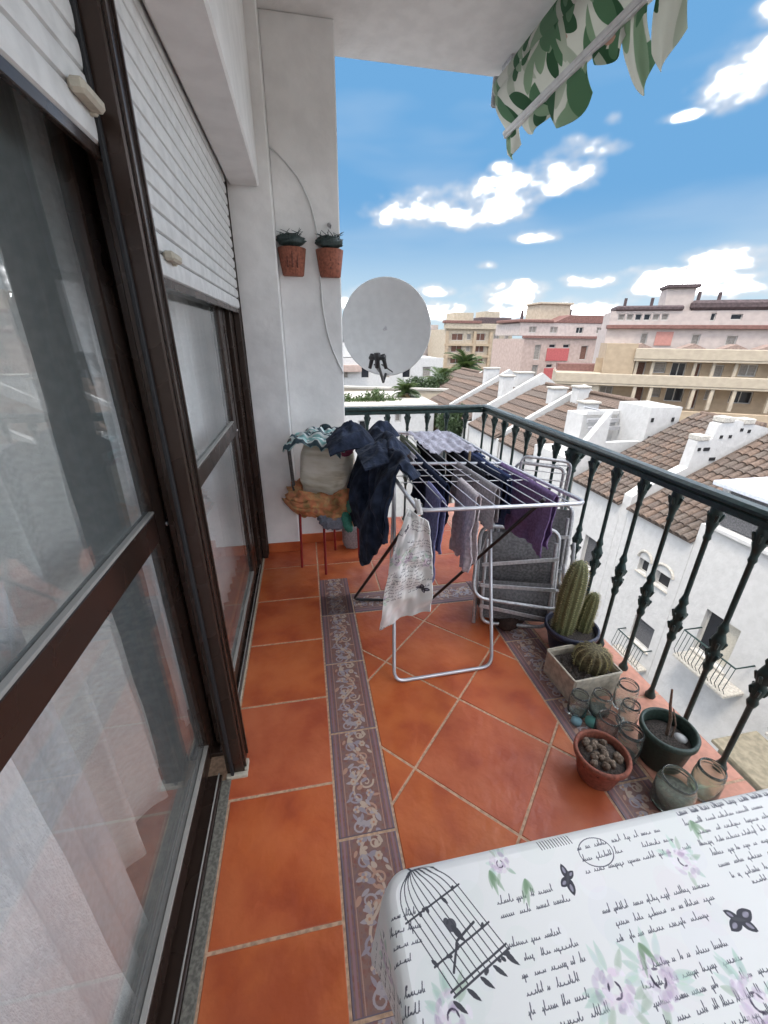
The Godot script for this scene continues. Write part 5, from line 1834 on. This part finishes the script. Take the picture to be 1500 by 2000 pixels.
	house("white house with tiled roof right behind the flat roofed terrace block", 16.3, 19.7, 0.0, 0.0, [[17.2, 18.0, -6.4, -5.2, "shutter"]], true)
	house("white house with broad sloping gable band, third tiled roof along the street", 19.9, 24.0, 0.0, 0.35, [[21.2, 22.0, -6.4, -5.2, "shutter"]], true)
	house("white house with broad sloping gable band, fourth tiled roof along the street", 24.2, 28.4, 0.1, 0.5, [[25.5, 26.3, -6.4, -5.2, "pane"]], true)
	house("small white house at the far end of the tiled row", 28.6, 33.5, 0.0, 0.5, [[30.5, 31.3, -6.4, -5.2, "pane"]], true)
	house("farthest white house in the row, mostly hidden behind palms", 33.8, 40.0, -0.2, 0.4, [[35.5, 36.3, -6.4, -5.2, "pane"]], true, 0.6)
	# white chimneys standing on the roofs
	var where := ["beside the sloping gable band of the third roof", "low on the roof behind the flat terrace block", "at the ridge of the fourth roof", "next to the white terrace block", "near the ridge behind the terrace block", "on the roof at the far end of the row"]
	var wi := -1
	for q in [[12.4, 24.6, 1.5, 0.7], [13.4, 20.6, 0.7, 0.8], [14.0, 25.5, 0.8, 1.1], [12.9, 17.2, 0.7, 0.7], [13.8, 19.2, 0.7, 0.6], [13.6, 29.5, 1.0, 1.0]]:
		s = S()
		wi += 1
		var y: float = roof_y(minf(q[0], 14.6)) if q[0] < 20 else -2.3
		var c := thing("chimney", V(q[0], y - 0.4, q[1]), "white chimney block " + where[wi], "chimney", "white chimneys on the tiled roofs")
		rbox(s, -q[3] / 2, q[3] / 2, 0, q[2] + 0.4, -0.3, 0.3, 0.02)
		obj(s, "stack", M.white_house, c)
		s = S()
		rbox(s, -q[3] / 2 - 0.06, q[3] / 2 + 0.06, q[2] + 0.401, q[2] + 0.5, -0.36, 0.36, 0.02)
		obj(s, "cap", M.stone, c)
	# awning roof of a low beige building on our side of the street
	s = S()
	rbox(s, 6.3, 7.1, GY, -4.62, 0.5, 3.5, 0.03)
	rbox(s, 6.25, 7.15, -4.619, -4.55, 0.4, 3.6, 0.01)
	tag(obj(s, "annex", mottled(lin(0.20, 0.17, 0.115), 0.12, 0.8, 0.9)), "low beige annex below the railing at the right edge", "annex")

# iron balcony on a house front: slab, top rail, bulging bars
func rail_balcony(r: Node3D, a0: float, a1: float, y: float, h: float, out: float) -> void:
	var s := S()
	rbox(s, -out, -0.002, y - 0.1, y, a0, a1, 0.02)
	var b := obj(s, "balcony", M.stone, r)
	s = S()
	tube(s, [V(-0.01, y + h, a0 + 0.05), V(-out + 0.05, y + h, a0 + 0.05), V(-out + 0.05, y + h, a1 - 0.05), V(-0.01, y + h, a1 - 0.05)], 0.022, 6)
	obj(s, "balcony_rail", M.iron, b)
	var n := int((a1 - a0) / 0.11)
	for k in n + 1:
		var a := lerpf(a0 + 0.05, a1 - 0.05, float(k) / n)
		s = S()
		tube(s, [V(-out + 0.05, y, a), V(-out - 0.06, y + h * 0.22, a), V(-out - 0.02, y + h * 0.5, a), V(-out + 0.05, y + h, a)], 0.009, 5)
		obj(s, "balcony_bar", M.iron, b)

# ---------------------------------------------------------------- distant buildings
# local x along the front to the right, y up from the ground, z towards the viewer
func block(called: String, label: String, x: float, d: float, turn: float) -> Node3D:
	var r := thing(called, V(x, GY, d), label, "building")
	r.rotation.y = turn
	return r

func bb(r: Node3D, called: String, m: Material, x0: float, x1: float, y0: float, y1: float, z0: float, z1: float, bev := 0.0) -> MeshInstance3D:
	var s := S()
	cbox(s, Vector3((x0 + x1) / 2, (y0 + y1) / 2 - GY, (z0 + z1) / 2), Vector3(x1 - x0, y1 - y0, z1 - z0), bev)
	return obj(s, called, m, r)

# front wall with real openings and panes set back in them: hs = [x0, x1, y0, y1, material of the filling]
func front(r: Node3D, m: Material, x0: float, x1: float, y0: float, y1: float, z: float, hs: Array, part := "wall") -> void:
	var s := S()
	holes(x0, x1, y0, y1, hs, func(a0: float, a1: float, b0: float, b1: float) -> void:
		cbox(s, Vector3((a0 + a1) / 2, (b0 + b1) / 2 - GY, z - 0.15), Vector3(a1 - a0, b1 - b0, 0.3)))
	obj(s, part, m, r)
	for h in hs:
		s = S()
		for e in [[h[0], h[1], h[2], h[2] + 0.09], [h[0], h[1], h[3] - 0.09, h[3]], [h[0], h[0] + 0.09, h[2] + 0.09, h[3] - 0.09], [h[1] - 0.09, h[1], h[2] + 0.09, h[3] - 0.09]]:
			cbox(s, Vector3((e[0] + e[1]) / 2, (e[2] + e[3]) / 2 - GY, z - 0.2), Vector3(e[1] - e[0], e[3] - e[2], 0.1))
		if h[1] - h[0] > 1.3:
			cbox(s, Vector3((h[0] + h[1]) / 2, (h[2] + h[3]) / 2 - GY, z - 0.2), Vector3(0.08, h[3] - h[2] - 0.19, 0.08))
		var w := obj(s, "window", M.win_frame, r)
		s = S()
		cbox(s, Vector3((h[0] + h[1]) / 2, (h[2] + h[3]) / 2 - GY, z - 0.25), Vector3(h[1] - h[0] - 0.1, h[3] - h[2] - 0.1, 0.03))
		obj(s, "pane", h[4], w)

func far_buildings() -> void:
	var beige := mottled(lin(0.42, 0.325, 0.225), 0.06, 0.15, 0.9)
	var pink := mottled(lin(0.44, 0.335, 0.295), 0.06, 0.15, 0.9)
	var pale := mottled(lin(0.47, 0.405, 0.38), 0.06, 0.15, 0.9)
	var cream := mottled(lin(0.46, 0.39, 0.30), 0.06, 0.15, 0.9)
	var rust := mottled(lin(0.20, 0.09, 0.075), 0.15, 0.3, 0.9)
	var slate := mottled(lin(0.085, 0.055, 0.06), 0.2, 0.3, 0.9)
	var red := mottled(lin(0.42, 0.085, 0.085), 0.1, 0.3, 0.8)
	var dk: Material = M.dark_pane
	var cur := mottled(lin(0.30, 0.27, 0.24), 0.15, 0.5, 0.7)
	var wood := mottled(lin(0.16, 0.06, 0.035), 0.2, 0.8, 0.7)
	# terraced block on the right
	var th := atan2(-0.475, 0.88)
	var r := block("terrace_building", "long beige and pink building with stacked terraces on the right", 27.81, 45.0, th)
	# ground and lower floors: set back wall, pillars, terrace parapets
	front(r, beige, 5.0, 40.0, -12.0, -0.45, -2.2, [[9.3, 10.2, -2.4, -0.75, wood], [11.0, 12.2, -1.9, -0.75, cur], [12.7, 14.1, -2.2, -0.75, dk], [14.9, 15.5, -2.4, -0.75, wood], [16.6, 17.6, -2.2, -0.9, cur], [19.0, 20.6, -2.0, -0.8, cur], [22.0, 23.4, -2.2, -0.8, dk], [25.0, 26.4, -2.2, -0.8, cur], [28.5, 30.0, -2.2, -0.8, dk],
		[1.0 + 5.0, 7.4, -4.6, -3.5, cur], [9.4, 10.6, -5.6, -3.4, wood], [11.1, 12.3, -4.5, -3.4, cur], [12.8, 14.6, -4.9, -3.4, dk], [15.1, 16.0, -5.6, -3.5, wood], [16.6, 17.5, -4.6, -3.5, cur], [18.9, 21.0, -4.8, -3.5, dk], [22.5, 24.0, -4.8, -3.5, cur], [26, 28, -4.8, -3.5, dk]])
	bb(r, "terrace_parapet", cream, 0.8, 40.0, -3.05, -2.0, -0.25, 0.0, 0.05)
	bb(r, "terrace_floor", cream, 0.8, 40.0, -3.25, -3.06, -2.2, -0.05)
	bb(r, "terrace_parapet", cream, 8.6, 40.0, -0.45, 0.65, -1.25, -1.0, 0.05)
	bb(r, "terrace_floor", cream, 8.6, 40.0, -0.65, -0.46, -3.0, -1.05)
	bb(r, "terrace_parapet", beige, 8.8, 40.0, -6.6, -5.45, 0.8, 1.05, 0.05)
	bb(r, "terrace_floor", beige, 8.8, 40.0, -6.85, -6.61, -2.2, 1.0)
	for x in [8.9, 10.5, 14.5, 16.2, 18.2, 21.4, 24.5]:
		bb(r, "pillar", cream, x, x + 0.32, -3.24, -0.66, -1.7, -1.4, 0.03)
		bb(r, "pillar", cream, x + 0.1, x + 0.45, -5.45, -3.26, -0.5, -0.15, 0.03)
	bb(r, "left_wing", beige, 5.7, 8.8, -3.0, 1.1, -6.0, -1.3)
	bb(r, "left_wing", cream, 0.8, 5.6, -12.0, -2.02, -6.0, -0.3)
	bb(r, "wing_roof", rust, 1.0, 5.5, -1.95, -1.2, -5.0, -2.6)
	bb(r, "wing_body", pink, 0.9, 5.6, -12, -1.9, -6.5, -2.62)
	# upper floors set back
	front(r, pale, 5.9, 40.0, 0.5, 2.62, -5.0, [[9.6, 10.3, 1.0, 2.2, cur], [14.7, 15.5, 1.0, 2.1, cur], [18.0, 19.0, 1.0, 2.0, cur], [22.0, 23.0, 1.0, 2.0, dk]])
	bb(r, "pink_panel", mottled(lin(0.44, 0.20, 0.17), 0.1, 0.3), 11.1, 12.8, 0.9, 2.35, -5.0, -4.92)
	for x in [6.5, 8.2, 13.2, 17.0, 20.2]:
		var s := S()
		extr(s, [Vector2(x, 0.66 - GY), Vector2(x + 1.2, 1.15 - GY), Vector2(x + 2.4, 0.66 - GY)], 2.6, 4.4)
		obj(s, "small_roof", mottled(lin(0.34, 0.24, 0.2), 0.15, 0.4), r)
	bb(r, "cornice", rust, 5.8, 40.0, 2.63, 3.05, -5.4, -4.6, 0.05)
	front(r, pale, 6.2, 40.0, 3.06, 4.55, -6.2, [[7.0, 7.7, 3.55, 4.25, cur], [7.9, 8.6, 3.55, 4.25, cur], [8.8, 9.5, 3.55, 4.25, dk], [9.7, 10.4, 3.55, 4.25, dk], [10.6, 11.3, 3.55, 4.25, cur], [11.5, 12.2, 3.55, 4.25, cur], [16.3, 16.8, 3.5, 4.3, dk], [18.2, 19.3, 3.6, 4.2, dk], [22, 23, 3.6, 4.2, dk]], "penthouse_wall")
	bb(r, "roof", slate, 6.6, 13.5, 4.56, 5.1, -10.0, -6.0, 0.15)
	bb(r, "roof", slate, 14.2, 40.0, 4.56, 5.6, -11.0, -6.0, 0.3)
	bb(r, "body", pale, 6.0, 40.0, -12.0, 2.6, -12.0, -5.35)
	bb(r, "body", pale, 6.3, 40.0, 2.6, 4.5, -12.0, -6.6)
	bb(r, "stair_tower", pale, 11.6, 14.4, 4.55, 6.85, -9.5, -6.8, 0.03)
	bb(r, "tower_cap", slate, 11.4, 14.7, 6.86, 7.25, -9.8, -6.5, 0.05)
	for q in [[7.6, 5.1, 0.9], [10.4, 5.1, 0.9], [15.0, 5.6, 1.0], [17.0, 5.6, 0.9]]:
		bb(r, "chimney_pipe", slate, q[0], q[0] + 0.28, q[1], q[1] + q[2], -8.0, -7.7)
	var s := S()
	tube(s, [Vector3(13.2, 7.2 - GY, -8), Vector3(13.2, 9.0 - GY, -8)], 0.05, 6)
	for k in 4:
		tube(s, [Vector3(12.8, 8.3 - GY + k * 0.18, -8), Vector3(13.6, 8.4 - GY + k * 0.18, -8)], 0.03, 5)
	obj(s, "antenna", M.black_steel, r)
	# pink block in the middle
	r = block("pink_building", "pink flats with red balcony windows in the middle distance", 36.5, 68.0, 0.0)
	var hp := []
	for f in 3:
		var y := -1.85 - f * 3.2
		hp.append_array([[2.2, 3.3, y, y + 2.4, cur], [4.8, 6.0, y + 1.9, y + 2.5, dk], [7.4, 8.6, y + 1.9, y + 2.5, dk], [10.9, 12.2, y, y + 2.3, wood], [14.1, 15.8, y, y + 2.6, cur]])
	front(r, pink, 0.0, 18.5, -12.0, 1.5, 0.0, hp)
	for f in 3:
		bb(r, "red_panel", red, 4.5, 8.6, -2.0 - f * 3.2, 0.0 - f * 3.2, -0.01, 0.12)
	bb(r, "body", pink, 0.0, 18.5, -12.0, 1.4, -12.0, -0.31)
	bb(r, "cornice", rust, -0.1, 18.6, 1.51, 1.95, -0.6, 0.3, 0.05)
	front(r, pale, 0.3, 18.3, 1.96, 4.0, -2.5, [[2.0, 3.4, 2.4, 3.4, cur], [6.0, 7.4, 2.4, 3.4, cur], [11.0, 12.4, 2.4, 3.4, dk], [15.0, 16.4, 2.4, 3.4, cur]], "attic_wall")
	bb(r, "attic_body", pale, 0.3, 18.3, 1.96, 3.9, -12.0, -2.81)
	s = S()
	extr(s, [Vector2(6.5, 4.05 - GY), Vector2(9.5, 5.3 - GY), Vector2(18.4, 5.3 - GY), Vector2(18.6, 4.05 - GY)], 2.4, 9.0)
	obj(s, "roof", rust, r)
	bb(r, "roof_edge", rust, -0.2, 6.4, 4.01, 4.5, -11.0, -2.2, 0.1)
	bb(r, "roof_box", cream, 5.6, 11.5, 4.5, 7.1, -11.0, -6.0, 0.03)
	bb(r, "box_cap", cream, 5.3, 11.8, 7.11, 7.4, -11.3, -5.7, 0.03)
	for x in [3.5, 10.2, 13.2]:
		bb(r, "chimney_pipe", slate, x, x + 0.4, 4.4, 6.2 if x < 12 else 6.6, -9.0, -8.6)
	# beige block on the left
	r = block("beige_flats", "beige flats with rows of brown windows left of the pink building", 33.5, 100.0, 0.0)
	var hb := []
	for f in 6:
		var y := 0.9 - f * 2.6
		hb.append_array([[1.6, 4.4, y, y + 1.5, wood], [7.6, 10.0, y, y + 1.6, wood], [5.4, 6.4, y + 0.2, y + 1.4, cur], [12.2, 13.6, y, y + 1.5, cur], [15.0, 16.0, y, y + 1.5, cur]])
	front(r, cream, 0.0, 17.0, -12.0, 3.4, 0.0, hb)
	bb(r, "body", cream, 0.0, 17.0, -12.0, 3.3, -14.0, -0.31)
	for f in 6:
		bb(r, "floor_band", beige, -0.2, 11.0, -0.3 - f * 2.6, 0.2 - f * 2.6, 0.01, 0.5)
	for x in [0.0, 6.9, 11.0]:
		bb(r, "pilaster", beige, x, x + 0.7, -12.0, 2.9, 0.02, 0.52)
	bb(r, "parapet", cream, -0.4, 17.0, 3.41, 4.6, -0.4, 0.6, 0.05)
	bb(r, "roof_edge", rust, -0.6, 8.5, 4.61, 5.2, -1.0, 0.8, 0.05)
	bb(r, "roof_edge", slate, 8.6, 16.5, 4.61, 6.0, -5.0, -0.5, 0.1)
	bb(r, "roof_hut", cream, 4.0, 9.0, 5.2, 7.2, -12.0, -6.0, 0.03)
	bb(r, "roof_hut", cream, 12.0, 16.0, 5.2, 7.6, -12.0, -6.0, 0.03)
	# pale tower half hidden by the dish, and blocks to its left
	r = block("pale_tower", "tall pale tower block partly hidden behind the dish", 33.0, 115.0, 0.1)
	front(r, pale, -6.0, 3.5, -12.0, 4.6, 0.0, [[-5, -4, 2, 3.4, cur], [-2.5, -1.5, 2, 3.4, cur], [0.5, 1.5, 2, 3.4, cur], [0.5, 1.5, -1, 0.4, cur], [0.5, 1.5, -4, -2.6, cur]])
	bb(r, "body", pale, -6.0, 3.5, -12.0, 4.5, -10.0, -0.31)
	r = block("white_flats", "white flats with dark windows at the left below the dish", 6.0, 60.0, 0.0)
	var hw := []
	for f in 4:
		for c in 5:
			hw.append([-1.0 + c * 3.0, 0.2 + c * 3.0, -3.9 - f * 2.8, -2.4 - f * 2.8, dk if (f + c) % 2 else cur])
	front(r, M.white_house, -3.0, 14.0, -12.0, -1.2, 0.0, hw)
	bb(r, "body", M.white_house, -3.0, 14.0, -12.0, -1.3, -10.0, -0.31)
	bb(r, "penthouse", M.white_house, -2.0, 4.5, -1.2, 2.0, -9.0, -2.0, 0.03)
	bb(r, "balcony", pink, -1.5, 2.0, -3.0, -2.1, 0.01, 0.9, 0.03)
	r = block("white_cottage", "white cottage with one grey window seen through the end railing", 4.0, 27.0, 0.0)
	front(r, M.white_house, -2.5, 4.6, -12.0, -2.75, 0.0, [[1.85, 2.3, -3.8, -2.98, cur], [-0.6, 0.0, -4.4, -3.6, dk]])
	bb(r, "body", M.white_house, -2.5, 4.6, -12.0, -2.8, -7.0, -0.31)
	bb(r, "roof_edge", M.stone, -2.7, 4.8, -2.74, -2.6, -7.2, 0.15, 0.03)
	r = block("garden_wall", "long pale garden wall running behind the end railing", 7.0, 36.0, -0.35)
	bb(r, "wall", cream, -5.0, 9.0, -12.0, -2.7, -0.3, 0.0)
	bb(r, "coping", M.stone, -5.1, 9.1, -2.69, -2.5, -0.4, 0.1, 0.02)

# ---------------------------------------------------------------- palms, hedge
func frond_mesh(L: float, sd: int) -> Mesh:
	var r := RandomNumberGenerator.new()
	r.seed = sd
	var s := S()
	s.set_smooth_group(-1)
	var spine := []
	for k in 9:
		var t := k / 8.0
		spine.append(Vector3(L * t * (1.0 - 0.18 * t), L * (0.5 * t - 0.75 * t * t), 0))
	tube(s, spine, [0.04, 0.035, 0.03, 0.026, 0.022, 0.018, 0.014, 0.01, 0.006], 4)
	for k in 26:
		var t := (k + 2) / 28.0
		var i: int = mini(int(t * 8), 7)
		var p: Vector3 = spine[i].lerp(spine[i + 1], t * 8 - i)
		var len := L * 0.34 * sin(PI * (0.15 + 0.8 * t))
		for sg in [-1.0, 1.0]:
			var tip := p + Vector3(len * 0.55, -len * r.randf_range(0.15, 0.5), sg * len * 0.75)
			tri(s, p + Vector3(0.05, 0.01, 0), p - Vector3(0.05, -0.01, 0), tip)
	s.generate_normals()
	return s.commit()

func greenery() -> void:
	var gm := []
	for k in 3:
		var m := mat([lin(0.045, 0.075, 0.022), lin(0.065, 0.095, 0.035), lin(0.035, 0.06, 0.025)][k], 0.6)
		m.backlight_enabled = true
		m.backlight = Color(0.2, 0.25, 0.1)
		gm.append(m)
	var dry := mat(lin(0.20, 0.13, 0.06), 0.9)
	var bark := mottled(lin(0.16, 0.115, 0.075), 0.35, 1.5, 0.95, 4.0)
	var fm := [frond_mesh(2.6, 1), frond_mesh(2.2, 2), frond_mesh(1.8, 3)]
	for a in [[17.4, 45.0, -1.6, 1.2, "tall thick palm tree in front of the beige flats"], [13.1, 40.0, -2.6, 0.95, "slimmer palm with brown dead fronds left of the tall palm"], [7.3, 30.5, -2.3, 0.62, "small palm rising beside the garden wall"], [20.4, 52.0, -2.6, 0.9, "palm half hidden behind the tall palm"], [8.6, 28.0, -4.0, 0.6, "low young palm seen between the end balusters"]]:
		var r := thing("palm_tree", V(a[0], GY, a[1]), a[4], "palm tree", "palms along the street")
		var h: float = a[2] - GY
		var s := S()
		var pts := []
		var rad := []
		for k in 20:
			var t := k / 19.0
			pts.append(Vector3(sin(t * 2.0) * 0.15, h * t, 0))
			rad.append((0.34 - 0.08 * t + (0.03 if k % 2 else 0.0) + (0.12 if k > 16 else 0.0)) * a[3])
		tube(s, pts, rad, 10)
		obj(s, "trunk", bark, r)
		var crown := Node3D.new()
		put(crown, "crown", r)
		crown.position = pts[19]
		for k in 44:
			var f := inst(fm[k % 3], "frond", gm[k % 3] if k < 36 else dry, crown)
			var up := rng.randf_range(-0.35, 1.2) if k < 36 else rng.randf_range(-1.2, -0.6)
			f.basis = Basis(Vector3.UP, k * 2.4 + rng.randf() * 0.4) * Basis(Vector3.BACK, up) * Basis().scaled(Vector3.ONE * a[3] * rng.randf_range(0.8, 1.1))
	# hedges and shrubs: many small leaves on twigs
	var lm := S()
	lm.set_smooth_group(-1)
	for k in 3:
		var an := k * 2.1
		var dirv := Vector3(cos(an), 0.5, sin(an))
		var sd := dirv.cross(Vector3.UP).normalized() * 0.05
		quad(lm, Vector3.ZERO, dirv * 0.09 + sd, dirv * 0.2, dirv * 0.09 - sd)
	lm.generate_normals()
	var leafm := lm.commit()
	for a in [[4.3, 29.0, 3.0, 1.2, -2.75, "dark green hedge behind the end railing next to the wall"], [9.8, 26.0, 1.2, 1.0, -3.2, "leafy shrub between cottage and first gable"], [12.0, 38.0, 3.5, 1.2, -2.4, "long dark hedge on top of the garden wall"], [16.2, 47.0, 2.0, 1.4, -3.6, "bushy green tree at the foot of the tall palm"]]:
		var r := thing("hedge", V(a[0], GY, a[1]), a[5], "hedge", "hedges and shrubs in the gardens")
		var s := S()
		for k in 5:
			tube(s, [Vector3(rng.randf_range(-a[2], a[2]) * 0.5, 0, 0), Vector3(rng.randf_range(-a[2], a[2]) * 0.7, a[4] - GY - 0.4, rng.randf_range(-0.4, 0.4))], [0.08, 0.03], 6)
		obj(s, "stems", bark, r)
		var mm := MultiMesh.new()
		mm.transform_format = MultiMesh.TRANSFORM_3D
		mm.mesh = leafm
		mm.instance_count = 2600
		for k in 2600:
			var v := Vector3(rng.randf_range(-1, 1), rng.randf_range(-1, 1), rng.randf_range(-1, 1))
			while v.length() > 1.0:
				v = Vector3(rng.randf_range(-1, 1), rng.randf_range(-1, 1), rng.randf_range(-1, 1))
			var bump := 1.0 + 0.25 * sin(v.x * 7.0) + 0.2 * sin(v.z * 5.0)
			v = Vector3(v.x * a[2], v.y * a[3] * bump * 0.9, v.z * 1.0)
			mm.set_instance_transform(k, Transform3D(Basis.from_euler(Vector3(rng.randf() * 6, rng.randf() * 6, rng.randf() * 6)).scaled(Vector3.ONE * rng.randf_range(0.7, 1.4)), Vector3(0, a[4] - GY - 0.5, 0) + v))
		var mi := MultiMeshInstance3D.new()
		mi.multimesh = mm
		mi.material_override = gm[rng.randi() % 3]
		put(mi, "foliage", r)
		mi.set_meta("kind", "stuff")
